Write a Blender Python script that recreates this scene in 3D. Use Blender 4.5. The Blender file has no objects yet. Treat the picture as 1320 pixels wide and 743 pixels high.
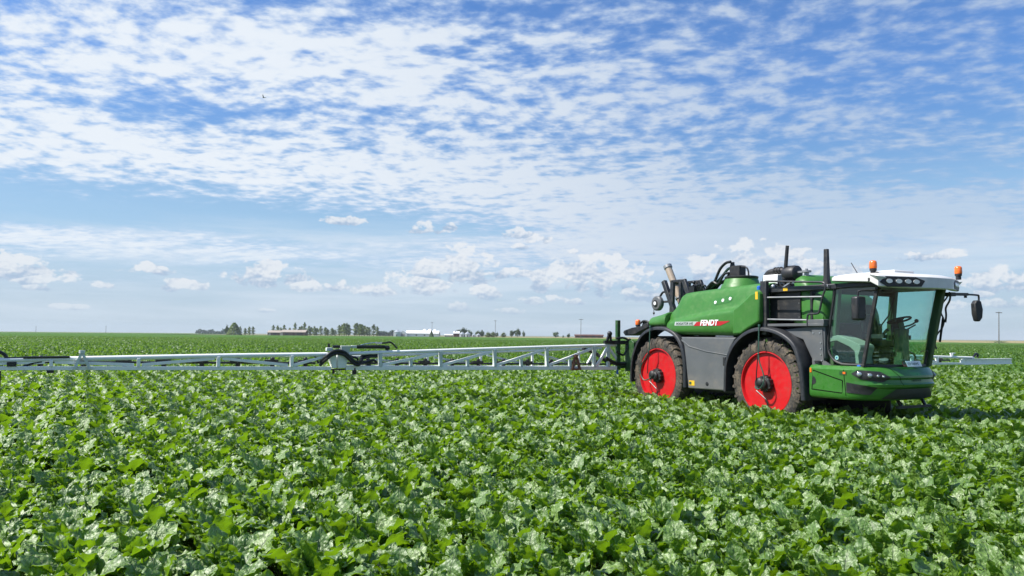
import bpy, bmesh, math, random
import numpy as np
from mathutils import Vector, Matrix, Euler

S = bpy.context.scene
R = math.radians
# ------------------------------------------------------------------ camera
CAM_H = 1.95
cam_d = bpy.data.cameras.new('camera'); cam = bpy.data.objects.new('camera', cam_d)
S.collection.objects.link(cam); S.camera = cam
cam_d.sensor_width = 36.0; cam_d.lens = 27.0
cam_d.clip_start = 0.1; cam_d.clip_end = 20000
cam.location = (0, 0, CAM_H)
_pit = math.atan(61.5/990); _rol = math.atan(11.8/1320)
cam.matrix_world = Matrix.Translation((0, 0, CAM_H)) @ Matrix.Rotation(math.pi/2 + _pit, 4, 'X') @ Matrix.Rotation(_rol, 4, 'Z')

# ------------------------------------------------------------------ sun, sky, exposure
SUN_EL, SUN_AZ = R(52), R(-100)          # azimuth measured clockwise from the +Y axis
sun_dir = Vector((math.sin(SUN_AZ)*math.cos(SUN_EL), math.cos(SUN_AZ)*math.cos(SUN_EL), math.sin(SUN_EL)))
sd = bpy.data.lights.new('sun', 'SUN'); sd.energy = 5.0; sd.angle = R(0.53); sd.color = (1.0, .955, .88)
so = bpy.data.objects.new('sun', sd); S.collection.objects.link(so)
so.rotation_euler = sun_dir.to_track_quat('Z', 'Y').to_euler(); so.location = (-30, 10, 60)

S.view_settings.view_transform = 'Standard'; S.view_settings.look = 'None'
S.view_settings.gamma = 1; S.view_settings.use_curve_mapping = False
EXPOSURE = 0.62
S.view_settings.exposure = EXPOSURE
S.render.engine = 'CYCLES'
S.cycles.use_denoising = True
S.cycles.max_bounces = 8; S.cycles.diffuse_bounces = 3; S.cycles.glossy_bounces = 3
S.cycles.transmission_bounces = 4; S.cycles.transparent_max_bounces = 10
S.cycles.caustics_reflective = False; S.cycles.caustics_refractive = False
S.cycles.sample_clamp_indirect = 6

SKY_STRENGTH = 0.085
world = bpy.data.worlds.new('World'); S.world = world; world.use_nodes = True

class NT:
    """tiny helper for building node trees"""
    def __init__(s, tree): s.t = tree; s.t.nodes.clear()
    def n(s, typ, **kw):
        o = s.t.nodes.new(typ)
        for k, v in kw.items(): setattr(o, k, v)
        return o
    def put(s, sock, v):
        if v is None: return
        if isinstance(v, bpy.types.NodeSocket): s.t.links.new(v, sock)
        else: sock.default_value = v
    def m(s, op, a, b=None, c=None, clamp=False):
        o = s.n('ShaderNodeMath', operation=op, use_clamp=clamp)
        s.put(o.inputs[0], a); s.put(o.inputs[1], b); s.put(o.inputs[2], c)
        return o.outputs[0]
    def v(s, op, a, b=None):
        o = s.n('ShaderNodeVectorMath', operation=op)
        s.put(o.inputs[0], a); s.put(o.inputs[1], b)
        return o.outputs['Value'] if op in ('DOT_PRODUCT', 'LENGTH', 'DISTANCE') else o.outputs[0]
    def xyz(s, x, y, z):
        o = s.n('ShaderNodeCombineXYZ')
        for i, q in enumerate((x, y, z)): s.put(o.inputs[i], q)
        return o.outputs[0]
    def noise(s, vec, scale, detail=4, rough=.55, dist=0, lac=2.0, out='Fac'):
        o = s.n('ShaderNodeTexNoise')
        if vec is not None: s.put(o.inputs['Vector'], vec)
        s.put(o.inputs['Scale'], scale); s.put(o.inputs['Detail'], detail)
        s.put(o.inputs['Roughness'], rough); s.put(o.inputs['Distortion'], dist); s.put(o.inputs['Lacunarity'], lac)
        return o.outputs[out]
    def ss(s, x, a, b, c=0., d=1., typ='SMOOTHSTEP'):
        o = s.n('ShaderNodeMapRange', interpolation_type=typ)
        s.put(o.inputs[0], x)
        for i, q in enumerate((a, b, c, d)): s.put(o.inputs[1+i], q)
        return o.outputs[0]
    def mix(s, f, a, b, blend='MIX'):
        o = s.n('ShaderNodeMix', data_type='RGBA', blend_type=blend)
        s.put(o.inputs[0], f); s.put(o.inputs[6], a); s.put(o.inputs[7], b)
        return o.outputs[2]

def px_azel(x, y):
    """photo pixel of a far cloud -> azimuth / elevation (a direction, clouds are at infinity)"""
    d = Vector(((x-660)/990, -(y-371.5)/990, -1.0)); d = cam.matrix_world.to_3x3() @ d; d.normalize()
    return math.atan2(d.x, d.y), math.asin(d.z)

def build_sky():
    T = NT(world.node_tree)
    out = T.n('ShaderNodeOutputWorld'); bg = T.n('ShaderNodeBackground'); bg.inputs[1].default_value = SKY_STRENGTH
    T.t.links.new(bg.outputs[0], out.inputs[0])
    sky = T.n('ShaderNodeTexSky', sky_type='NISHITA'); sky.sun_disc = False
    sky.sun_elevation = SUN_EL; sky.sun_rotation = SUN_AZ
    sky.altitude = 200; sky.air_density = 1.0; sky.dust_density = 0.6; sky.ozone_density = 2.0
    tc = T.n('ShaderNodeTexCoord'); d = T.v('NORMALIZE', tc.outputs['Generated'])
    sep = T.n('ShaderNodeSeparateXYZ'); T.t.links.new(d, sep.inputs[0])
    dx, dy, dz = sep.outputs
    az = T.m('ARCTAN2', dx, dy); el = T.m('ARCSINE', dz)
    z = T.m('ADD', T.m('MAXIMUM', dz, 0.0), 0.11)
    qx = T.m('DIVIDE', dx, z); qy = T.m('DIVIDE', dy, z)
    q = T.xyz(qx, qy, 0.0)
    # --- rippled altocumulus sheet: rotated and stretched cells on a plane overhead
    def mapped(vec, rot, sc):
        o = T.n('ShaderNodeMapping'); T.put(o.inputs[0], vec); o.inputs['Rotation'].default_value = (0, 0, rot); o.inputs['Scale'].default_value = sc
        return o.outputs[0]
    wob = T.n('ShaderNodeTexNoise'); T.put(wob.inputs['Vector'], q); wob.inputs['Scale'].default_value = 1.3; wob.inputs['Detail'].default_value = 1
    w = T.v('SCALE', T.v('SUBTRACT', wob.outputs['Color'], (.5, .5, .5))); w.node.inputs['Scale'].default_value = .14
    qw = T.v('ADD', q, w)
    cell = T.noise(mapped(qw, R(20), (1.0, 1.2, 1)), 7.0, 4, .50, 0)
    puff = T.noise(mapped(qw, R(20), (1.0, 1.1, 1)), 17.0, 4, .55, 0)
    streak = T.noise(mapped(qw, R(-30), (.45, 1.2, 1)), 2.4, 3, .5, 0)
    big = T.noise(mapped(q, R(-20), (.6, 1.1, 1)), .62, 3, .5)
    cov = None
    def blob(x, y, rx, ry, amp):
        a0, e0 = px_azel(x, y); sx, sy = rx/990., ry/990.
        u = T.m('DIVIDE', T.m('SUBTRACT', az, a0), sx); v_ = T.m('DIVIDE', T.m('SUBTRACT', el, e0), sy)
        r2 = T.m('ADD', T.m('MULTIPLY', u, u), T.m('MULTIPLY', v_, v_))
        return T.m('MULTIPLY', T.m('EXPONENT', T.m('MULTIPLY', r2, -1.0)), amp)
    COV = [(330, 70, 330, 70, .29), (600, 110, 190, 60, .20), (60, 120, 130, 60, .20), (470, 215, 330, 48, .31), (120, 205, 190, 40, .22),
           (760, 260, 330, 60, .27), (1100, 290, 300, 55, .24), (1250, 260, 170, 40, .22), (870, 130, 190, 60, .16),
           (215, 140, 110, 28, -.30), (640, 60, 60, 90, -.10), (1130, 70, 300, 90, .07), (1230, 150, 160, 40, .10), (230, 275, 330, 22, -.42), (960, 40, 140, 34, -.10),
           (560, 295, 220, 14, -.2), (1210, 228, 120, 15, -.32), (150, 320, 330, 13, .34), (700, 318, 200, 14, .16), (900, 318, 260, 30, .22), (160, 305, 300, 10, .2), (620, 285, 200, 18, .12)]
    for c in COV:
        b = blob(*c); cov = b if cov is None else T.m('ADD', cov, b)
    hi = T.ss(el, R(5), R(12), .50, 1.0)
    base = T.m('ADD', T.m('ADD', T.m('MULTIPLY', T.m('SUBTRACT', cell, .5), T.m('MULTIPLY', hi, 1.2)), T.m('MULTIPLY', T.m('SUBTRACT', puff, .5), T.m('MULTIPLY', hi, 1.0))), T.m('MULTIPLY', streak, T.ss(el, R(6), R(15), .75, .30)))
    base = T.m('ADD', base, T.ss(el, R(6), R(15), .35, .585))
    base = T.m('ADD', base, T.m('MULTIPLY', T.m('SUBTRACT', big, .5), .55))
    base = T.m('ADD', T.m('ADD', base, .085), cov)
    dens = T.ss(base, .72, 1.22)
    soft = T.ss(base, .55, 1.15)
    alto = T.m('ADD', T.m('MULTIPLY', dens, .78), T.m('MULTIPLY', soft, .2))
    alto = T.m('MULTIPLY', alto, T.ss(el, R(2.0), R(6.5), .10, 1.0))
    # --- fair weather cumulus low over the horizon
    ae = T.xyz(T.m('MULTIPLY', az, 1.0), T.m('MULTIPLY', el, 1.35), 0.0)
    cn = T.noise(ae, 40, 6, .55, .1)
    cn2 = T.noise(T.v('ADD', ae, (.0016, -.0042, 0)), 40, 6, .55, .1)
    CUM = [(14, 350, 46, 17), (52, 362, 30, 10), (60, 371, 22, 6), (132, 369, 14, 6), (192, 349, 26, 8), (236, 370, 28, 9), (345, 357, 40, 20), (392, 372, 22, 8), (436, 371, 16, 8), (482, 376, 34, 11), (440, 371, 14, 7),
           (545, 370, 44, 18), (595, 350, 44, 30), (560, 352, 36, 18), (624, 379, 26, 11), (660, 354, 50, 8), (548, 297, 26, 9), (575, 293, 14, 6), (672, 303, 18, 8), (695, 310, 18, 10), (671, 319, 10, 5), (738, 326, 8, 4),
           (445, 286, 26, 7), (715, 362, 40, 22), (752, 352, 36, 24), (790, 362, 44, 28), (835, 378, 50, 14), (716, 387, 14, 7), (750, 390, 22, 5), (685, 389, 18, 6), (588, 397, 14, 8), (985, 340, 58, 24), (925, 352, 45, 20), (1040, 350, 50, 18),
           (1277, 366, 30, 18), (1262, 380, 14, 6), (1200, 331, 36, 7), (1140, 372, 30, 10), (1300, 392, 24, 7), (1230, 395, 26, 6), (660, 402, 30, 5), (88, 397, 20, 4), (340, 401, 16, 3)]
    cu = None; topv = None
    for x, y, rx, ry in CUM:
        a0, e0 = px_azel(x, y)
        u = T.m('DIVIDE', T.m('SUBTRACT', az, a0), rx/990*1.25)
        de = T.m('SUBTRACT', el, e0)
        v_ = T.m('DIVIDE', de, ry/990*1.25)
        v_ = T.m('MULTIPLY', v_, T.m('ADD', 1.0, T.m('MULTIPLY', T.m('LESS_THAN', de, 0.0), .7)))   # flatter base
        b = T.m('SUBTRACT', 1.0, T.m('ADD', T.m('MULTIPLY', u, u), T.m('MULTIPLY', v_, v_)))
        if cu is None: cu, topv = b, v_
        else:
            sel = T.m('GREATER_THAN', b, cu); topv = T.m('ADD', topv, T.m('MULTIPLY', sel, T.m('SUBTRACT', v_, topv))); cu = T.m('MAXIMUM', cu, b)
    cb = T.m('ADD', T.m('MULTIPLY', T.m('MAXIMUM', cu, -3.0), .45), T.m('MULTIPLY', T.m('SUBTRACT', cn, .5), 2.3))
    cdens = T.ss(cb, .10, .30)
    lit = T.ss(T.m('ADD', T.m('MULTIPLY', T.m('SUBTRACT', cn, cn2), 5.0), T.m('MULTIPLY', topv, .75)), -.75, .55)
    # thin milky veil towards the horizon
    veil = T.m('MULTIPLY', T.noise(T.xyz(T.m('MULTIPLY', az, 2.2), T.m('MULTIPLY', el, 26), 3.0), 1.0, 5, .6, .3), 1.0)
    veil = T.m('MULTIPLY', T.ss(veil, .40, .68), T.m('MULTIPLY', T.ss(el, R(9.0), R(6.5)), .62))
    haze = T.ss(el, R(15), R(2.0))
    k = 2**-EXPOSURE/SKY_STRENGTH
    # sky tint: a little deeper and bluer than the raw model
    hs = T.n('ShaderNodeHueSaturation'); hs.inputs['Saturation'].default_value = 1.24; hs.inputs['Value'].default_value = 1.06
    T.t.links.new(sky.outputs[0], hs.inputs['Color'])
    tint = T.mix(1.0, hs.outputs[0], T.mix(T.ss(el, R(9), R(20)), (1.0, .97, .98, 1), (1.02, 1.05, 1.22, 1)), 'MULTIPLY')
    hz = T.mix(T.ss(el, R(-.5), R(8.5)), (.505, .625, .735, 1), (.385, .60, .84, 1))
    hz = T.v('SCALE', hz); hz.node.inputs['Scale'].default_value = k
    skyc = T.mix(T.m('MULTIPLY', haze, .95), tint, hz)
    sunny = T.ss(az, R(28), R(-22))
    c_hi = T.mix(sunny, (.56*k, .66*k, .80*k, 1), (.84*k, .90*k, .97*k, 1))
    c_lo = T.mix(sunny, (.42*k, .55*k, .78*k, 1), (.58*k, .72*k, .92*k, 1))
    c_al = T.mix(T.ss(base, .85, 1.3), c_lo, c_hi)
    col = T.mix(T.m('MULTIPLY', alto, T.ss(az, R(30), R(0), .72, 1.0)), skyc, c_al)
    col = T.mix(veil, col, (.72*k, .81*k, .91*k, 1))
    c_cu = T.mix(lit, (.40*k, .52*k, .70*k, 1), (.84*k, .87*k, .91*k, 1))
    col = T.mix(T.m('MULTIPLY', cdens, T.ss(el, R(1.2), R(4.0), .40, .84)), col, c_cu)
    T.t.links.new(col, bg.inputs[0])
    world.cycles.sampling_method = 'MANUAL'; world.cycles.sample_map_resolution = 1024
build_sky()

# ------------------------------------------------------------------ materials
def newmat(name):
    m = bpy.data.materials.new(name); m.use_nodes = True
    return m, NT(m.node_tree)

def paint(name, col, rough=.4, metal=0., vary=.12, dirt=None, dirt_amt=.35, bump=0., bscale=60, spec=.5, coat=0., nscale=3.0, dirt_z=None):
    """painted / moulded surface with slight colour variation, dust and a fine surface bump"""
    m, T = newmat(name)
    out = T.n('ShaderNodeOutputMaterial'); p = T.n('ShaderNodeBsdfPrincipled')
    T.t.links.new(p.outputs[0], out.inputs[0])
    tc = T.n('ShaderNodeTexCoord'); co = tc.outputs['Object']
    n1 = T.noise(co, nscale, 5, .6)
    c = T.mix(T.ss(n1, .3, .7), tuple(x*(1-vary) for x in col)+(1,), tuple(min(1, x*(1+vary)) for x in col)+(1,))
    n2 = T.noise(co, nscale*2.7, 6, .65)
    if dirt:
        f = T.m('MULTIPLY', T.ss(n2, .45, .75), dirt_amt)
        if dirt_z:
            s = T.n('ShaderNodeSeparateXYZ'); T.t.links.new(co, s.inputs[0])
            f = T.m('ADD', f, T.m('MULTIPLY', T.ss(s.outputs[2], dirt_z[1], dirt_z[0]), T.m('MULTIPLY', n2, dirt_z[2])), clamp=True)
        c = T.mix(f, c, tuple(dirt)+(1,))
    T.t.links.new(c, p.inputs['Base Color'])
    T.put(p.inputs['Roughness'], T.ss(n2, .2, .8, max(.03, rough-.1), min(1, rough+.12)))
    p.inputs['Metallic'].default_value = metal; p.inputs['Specular IOR Level'].default_value = spec
    p.inputs['Coat Weight'].default_value = coat; p.inputs['Coat Roughness'].default_value = .12
    if bump:
        b = T.n('ShaderNodeBump'); b.inputs['Strength'].default_value = bump; b.inputs['Distance'].default_value = .01
        T.t.links.new(T.noise(co, bscale, 3, .6), b.inputs['Height']); T.t.links.new(b.outputs[0], p.inputs['Normal'])
    return m

DUST = (.30, .25, .18)
M = {}
M['green'] = paint('green_paint', (.034, .155, .019), .34, vary=.06, dirt=(.16, .24, .10), dirt_amt=.16, coat=.25, bump=.02, bscale=9)
M['tank'] = paint('green_plastic', (.042, .165, .025), .42, vary=.06, dirt=(.16, .26, .10), dirt_amt=.18, bump=.10, bscale=6)
M['dkgreen'] = paint('dark_green_paint', (.018, .075, .018), .45, dirt=DUST, dirt_amt=.25)
M['black'] = paint('black_plastic', (.016, .017, .019), .5, dirt=DUST, dirt_amt=.10, bump=.08)
M['fender'] = paint('fender_plastic', (.020, .022, .026), .48, dirt=(.12, .11, .09), dirt_amt=.16, bump=.10)
M['darksteel'] = paint('dark_steel', (.030, .033, .037), .42, metal=.2, dirt=DUST, dirt_amt=.15)
M['grey'] = paint('grey_panel', (.105, .112, .118), .45, vary=.06, dirt=DUST, dirt_amt=.14, bump=.12, bscale=90, nscale=1.6, dirt_z=(.6, 1.2, .35))
M['white'] = paint('white_roof', (.62, .62, .60), .35, vary=.03, dirt=DUST, dirt_amt=.10)
M['red'] = paint('red_rim', (.52, .006, .010), .42, vary=.08, dirt=(.30, .09, .06), dirt_amt=.28)
M['redstripe'] = paint('red_decal', (.42, .015, .02), .4, vary=.03)
M['decal'] = paint('silver_decal', (.40, .44, .42), .4, vary=.04)
M['ink'] = paint('decal_ink', (.03, .08, .04), .5, vary=.02)
M['whiteink'] = paint('white_ink', (.82, .82, .82), .45, vary=.02)
M['boom'] = paint('boom_paint', (.86, .87, .84), .38, vary=.03, dirt=(.50, .49, .44), dirt_amt=.16)
M['boomgrey'] = paint('boom_grey', (.58, .64, .60), .45, vary=.06, dirt=DUST, dirt_amt=.3)
M['galv'] = paint('galvanised_steel', (.30, .31, .32), .45, metal=.5, dirt=DUST, dirt_amt=.2)
M['chrome'] = paint('bright_metal', (.62, .63, .64), .22, metal=.9)
M['beige'] = paint('beige_cylinder', (.36, .29, .22), .45, dirt=DUST, dirt_amt=.3)
M['rust'] = paint('rusty_bracket', (.19, .075, .045), .7, dirt=DUST, dirt_amt=.4)
M['hose'] = paint('black_hose', (.012, .013, .014), .42)
M['ghose'] = paint('green_hose', (.030, .085, .060), .45)
M['amber'] = paint('amber_lens', (.85, .16, .015), .25, vary=.03, coat=.5)
M['yellow'] = paint('yellow_sticker', (.75, .45, .02), .5, vary=.03)
M['blue'] = paint('blue_cap', (.02, .12, .50), .4)
M['cabgreen'] = paint('cab_pillar', (.055, .105, .045), .45, vary=.08)
M['interior'] = paint('cab_trim', (.028, .032, .030), .65)
M['beigetrim'] = paint('cab_beige_trim', (.34, .34, .26), .6, vary=.05)
M['seat'] = paint('seat_fabric', (.020, .030, .026), .85, bump=.2)
M['seam'] = paint('gap_shadow', (.006, .007, .006), .9, vary=0., spec=.1)
M['lens'] = paint('lamp_lens', (.42, .46, .46), .12, metal=.6, vary=.1, coat=1.)
M['plate'] = paint('white_plate', (.86, .86, .84), .4, vary=.02)

def tyre_mat():
    m, T = newmat('tyre_rubber')
    out = T.n('ShaderNodeOutputMaterial'); p = T.n('ShaderNodeBsdfPrincipled'); T.t.links.new(p.outputs[0], out.inputs[0])
    co = T.n('ShaderNodeTexCoord').outputs['Object']
    n = T.noise(co, 5, 7, .7); n2 = T.noise(co, 26, 4, .7)
    f = T.m('MULTIPLY', T.ss(n, .36, .66), T.ss(n2, .30, .62))
    c = T.mix(f, (.030, .028, .026, 1), (.165, .130, .090, 1))
    T.t.links.new(c, p.inputs['Base Color']); p.inputs['Roughness'].default_value = .85
    b = T.n('ShaderNodeBump'); b.inputs['Strength'].default_value = .6; b.inputs['Distance'].default_value = .012
    T.t.links.new(n2, b.inputs['Height']); T.t.links.new(b.outputs[0], p.inputs['Normal'])
    return m
M['tyre'] = tyre_mat()

def glass_mat(name, tint, refl=2.1):
    m, T = newmat(name)
    out = T.n('ShaderNodeOutputMaterial')
    tr = T.n('ShaderNodeBsdfTransparent'); tr.inputs[0].default_value = tint
    gl = T.n('ShaderNodeBsdfGlossy'); gl.inputs['Roughness'].default_value = .02; gl.inputs[0].default_value = (.9, .95, .93, 1)
    m.use_transparent_shadow = True
    g = T.n('ShaderNodeNewGeometry'); cs = T.m('ABSOLUTE', T.v('DOT_PRODUCT', g.outputs['Normal'], g.outputs['Incoming']))
    fr = T.m('ADD', .04, T.m('MULTIPLY', .96, T.m('POWER', T.m('SUBTRACT', 1.0, cs, clamp=True), 5.0)))     # Schlick, same from both sides of the thin pane
    mx = T.n('ShaderNodeMixShader'); T.put(mx.inputs[0], T.m('MULTIPLY', fr, refl, clamp=True))
    T.t.links.new(tr.outputs[0], mx.inputs[1]); T.t.links.new(gl.outputs[0], mx.inputs[2]); T.t.links.new(mx.outputs[0], out.inputs[0])
    return m
M['glass'] = glass_mat('cab_glass', (.62, .87, .83, 1))

def leaf_mat(name, a, b, trans, rough=.34, bump=True, tfac=.34, spec=.9):
    m, T = newmat(name)
    out = T.n('ShaderNodeOutputMaterial'); p = T.n('ShaderNodeBsdfPrincipled')
    geo = T.n('ShaderNodeNewGeometry'); oi = T.n('ShaderNodeObjectInfo')
    at = T.n('ShaderNodeAttribute', attribute_name='tint')
    tc = T.n('ShaderNodeTexCoord')
    r = T.m('FRACT', T.m('ADD', at.outputs['Fac'], oi.outputs['Random']))
    c = T.mix(r, a+(1,), b+(1,))
    if bump:
        uv = T.n('ShaderNodeUVMap', uv_map='UVMap').outputs[0]
        s = T.n('ShaderNodeSeparateXYZ'); T.t.links.new(uv, s.inputs[0])
        du = T.m('ABSOLUTE', T.m('SUBTRACT', s.outputs[0], .5))
        mid = T.ss(du, .045, .015)
        rib = T.m('SINE', T.m('MULTIPLY', T.m('SUBTRACT', s.outputs[1], T.m('MULTIPLY', du, .55)), 44.0))
        ribm = T.m('MULTIPLY', T.ss(rib, .90, .99), .45)
        c = T.mix(T.m('MAXIMUM', T.m('MULTIPLY', mid, .55), T.m('MULTIPLY', ribm, .5)), c, (.17, .27, .09, 1))
        co = tc.outputs['Object']
        vo = T.n('ShaderNodeTexVoronoi', feature='SMOOTH_F1'); vo.inputs['Scale'].default_value = 38; vo.inputs['Smoothness'].default_value = .6
        wv = T.n('ShaderNodeTexNoise'); T.put(wv.inputs['Vector'], co); wv.inputs['Scale'].default_value = 30; wv.inputs['Detail'].default_value = 1
        ws_ = T.v('SCALE', wv.outputs['Color']); ws_.node.inputs['Scale'].default_value = .022
        T.put(vo.inputs['Vector'], T.v('ADD', co, ws_))
        nb = T.m('MULTIPLY', vo.outputs['Distance'], -1.0)
        nb2 = T.noise(co, 24, 1, .5, .3)
        h = T.m('ADD', T.m('ADD', nb, T.m('MULTIPLY', nb2, 1.5)), T.m('MULTIPLY', T.m('ADD', mid, ribm), -.8))
        bn = T.n('ShaderNodeBump'); bn.inputs['Strength'].default_value = 1.0; bn.inputs['Distance'].default_value = .014
        T.t.links.new(h, bn.inputs['Height']); T.t.links.new(bn.outputs[0], p.inputs['Normal'])
    p.inputs['Roughness'].default_value = rough; p.inputs['Specular IOR Level'].default_value = spec
    if spec > .8:                                                # waxy upper side, dull paler underside
        bf = geo.outputs['Backfacing']; p.inputs['IOR'].default_value = 1.62
        c = T.mix(T.m('MULTIPLY', bf, .8), c, (.135, .235, .035, 1))
        T.put(p.inputs['Coat Weight'], T.ss(bf, 0, 1, .45, 0., 'LINEAR')); p.inputs['Coat Roughness'].default_value = .46; p.inputs['Coat IOR'].default_value = 1.6
        T.put(p.inputs['Roughness'], T.ss(bf, 0, 1, rough, .6, 'LINEAR')); T.put(p.inputs['Specular IOR Level'], T.ss(bf, 0, 1, spec, .25, 'LINEAR'))
    T.t.links.new(c, p.inputs['Base Color'])
    tl = T.n('ShaderNodeBsdfTranslucent'); tl.inputs[0].default_value = trans+(1,)
    mx = T.n('ShaderNodeMixShader'); mx.inputs[0].default_value = tfac
    T.t.links.new(p.outputs[0], mx.inputs[1]); T.t.links.new(tl.outputs[0], mx.inputs[2]); T.t.links.new(mx.outputs[0], out.inputs[0])
    return m
M['beet'] = leaf_mat('beet_leaf', (.095, .205, .016), (.175, .305, .036), (.27, .49, .010), rough=.54, spec=1.0)
M['beetfar'] = leaf_mat('beet_leaf_far', (.055, .135, .022), (.105, .205, .040), (.24, .44, .02), bump=False, rough=.5, spec=.5)
M['poplar'] = leaf_mat('poplar_leaf', (.115, .165, .050), (.19, .245, .075), (.24, .34, .06), bump=False, rough=.5, tfac=.25, spec=.4)
M['darkleaf'] = leaf_mat('dark_tree_leaf', (.060, .105, .045), (.105, .155, .060), (.12, .20, .05), bump=False, rough=.5, tfac=.22, spec=.4)
M['yelleaf'] = leaf_mat('pale_tree_leaf', (.09, .13, .035), (.13, .17, .05), (.20, .26, .04), bump=False, rough=.5, tfac=.25, spec=.4)
M['farleaf'] = leaf_mat('hazed_wood_leaf', (.050, .080, .062), (.075, .105, .080), (.06, .12, .05), bump=False, rough=.6, tfac=.2, spec=.2)  # bluish distance haze is mixed into this leaf colour
M['bark'] = paint('bark', (.10, .075, .05), .9, vary=.25)

# ------------------------------------------------------------------ mesh helpers
class MB:
    def __init__(s): s.v = []; s.f = []; s.mi = []; s.mats = []; s.cur = 0
    def mat(s, m):
        if m not in s.mats: s.mats.append(m)
        s.cur = s.mats.index(m); return s
    def add(s, vs, fs):
        o = len(s.v); s.v += [tuple(v) for v in vs]
        for f in fs: s.f.append(tuple(i+o for i in f)); s.mi.append(s.cur)
        return s
    def box(s, x0, x1, y0, y1, z0, z1):
        x0, x1 = sorted((x0, x1)); y0, y1 = sorted((y0, y1)); z0, z1 = sorted((z0, z1))
        return s.add([(x0,y0,z0),(x1,y0,z0),(x1,y1,z0),(x0,y1,z0),(x0,y0,z1),(x1,y0,z1),(x1,y1,z1),(x0,y1,z1)],
                     [(0,3,2,1),(4,5,6,7),(0,1,5,4),(1,2,6,5),(2,3,7,6),(3,0,4,7)])
    def prism(s, pts, w0, w1):
        """outline in (l, z), extruded over w (w is to the machine's right: y = -w)"""
        n = len(pts)
        a = sum(pts[i][0]*pts[(i+1) % n][1]-pts[(i+1) % n][0]*pts[i][1] for i in range(n))
        if a < 0: pts = pts[::-1]
        w0, w1 = sorted((w0, w1))
        vs = [(l, -w1, z) for l, z in pts]+[(l, -w0, z) for l, z in pts]
        fs = [tuple(range(n)), tuple(range(2*n-1, n-1, -1))]
        for i in range(n):
            j = (i+1) % n; fs.append((i, n+i, n+j, j))
        return s.add(vs, fs)
    def slab(s, pts, z0, z1):
        """outline in (x, y), extruded over z"""
        n = len(pts); a = sum(pts[i][0]*pts[(i+1) % n][1]-pts[(i+1) % n][0]*pts[i][1] for i in range(n))
        if a < 0: pts = pts[::-1]
        vs = [(x, y, z0) for x, y in pts]+[(x, y, z1) for x, y in pts]
        fs = [tuple(range(n-1, -1, -1)), tuple(range(n, 2*n))]
        for i in range(n):
            j = (i+1) % n; fs.append((i, j, n+j, n+i))
        return s.add(vs, fs)
    def tube(s, path, r, n=8, cap=True):
        P_ = [Vector(p) for p in path]; rr = r if isinstance(r, (list, tuple)) else [r]*len(P_)
        vs = []; fs = []; ref = None
        for i, p in enumerate(P_):
            t = (P_[min(i+1, len(P_)-1)]-P_[max(i-1, 0)]).normalized()
            if ref is None:
                ref = t.orthogonal().normalized()
            ref = (ref - t*ref.dot(t))
            ref = ref.normalized() if ref.length > 1e-6 else t.orthogonal().normalized()
            b = t.cross(ref)
            for k in range(n):
                a = 2*math.pi*k/n; vs.append(p+ref*(rr[i]*math.cos(a))+b*(rr[i]*math.sin(a)))
        for i in range(len(P_)-1):
            for k in range(n):
                k2 = (k+1) % n; fs.append((i*n+k, i*n+k2, (i+1)*n+k2, (i+1)*n+k))
        if cap: fs.append(tuple(range(n-1, -1, -1))); fs.append(tuple((len(P_)-1)*n+k for k in range(n)))
        return s.add(vs, fs)
    def bar(s, a, b, w, h, up=(0, 0, 1)):
        """square bar from a to b"""
        a, b = Vector(a), Vector(b); t = (b-a).normalized(); u = Vector(up); sd_ = t.cross(u)
        if sd_.length < 1e-4: sd_ = t.cross(Vector((0, 1, 0)))
        sd_.normalize(); u = sd_.cross(t)
        vs = []
        for p in (a, b):
            for i, j in ((-1,-1),(1,-1),(1,1),(-1,1)): vs.append(p+sd_*(i*w/2)+u*(j*h/2))
        return s.add(vs, [(0,1,2,3),(7,6,5,4),(0,4,5,1),(1,5,6,2),(2,6,7,3),(3,7,4,0)])
    def lathe(s, prof, c=(0, 0, 0), axis=(0, 0, 1), n=32, close=False):
        """profile of (radius, height along axis)"""
        ax = Vector(axis).normalized(); e1 = ax.orthogonal().normalized(); e2 = ax.cross(e1); c = Vector(c); vs = []; fs = []
        for r, h in prof:
            for k in range(n):
                a = 2*math.pi*k/n; vs.append(c+ax*h+e1*(r*math.cos(a))+e2*(r*math.sin(a)))
        m = len(prof)
        for i in range(m if close else m-1):
            i2 = (i+1) % m
            for k in range(n):
                k2 = (k+1) % n; fs.append((i*n+k, i*n+k2, i2*n+k2, i2*n+k))
        if not close:
            if prof[0][0] > 1e-4: fs.append(tuple(range(n-1, -1, -1)))
            if prof[-1][0] > 1e-4: fs.append(tuple((m-1)*n+k for k in range(n)))
        return s.add(vs, fs)
    def loft(s, rings, cap=True):
        n = len(rings[0]); vs = [p for r in rings for p in r]; fs = []
        for i in range(len(rings)-1):
            for k in range(n):
                k2 = (k+1) % n; fs.append((i*n+k, i*n+k2, (i+1)*n+k2, (i+1)*n+k))
        if cap: fs.append(tuple(range(n-1, -1, -1))); fs.append(tuple((len(rings)-1)*n+k for k in range(n)))
        return s.add(vs, fs)
    def grid(s, rows):
        m = len(rows); n = len(rows[0]); vs = [p for r in rows for p in r]; fs = []
        for i in range(m-1):
            for k in range(n-1): fs.append((i*n+k, i*n+k+1, (i+1)*n+k+1, (i+1)*n+k))
        return s.add(vs, fs)
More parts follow.
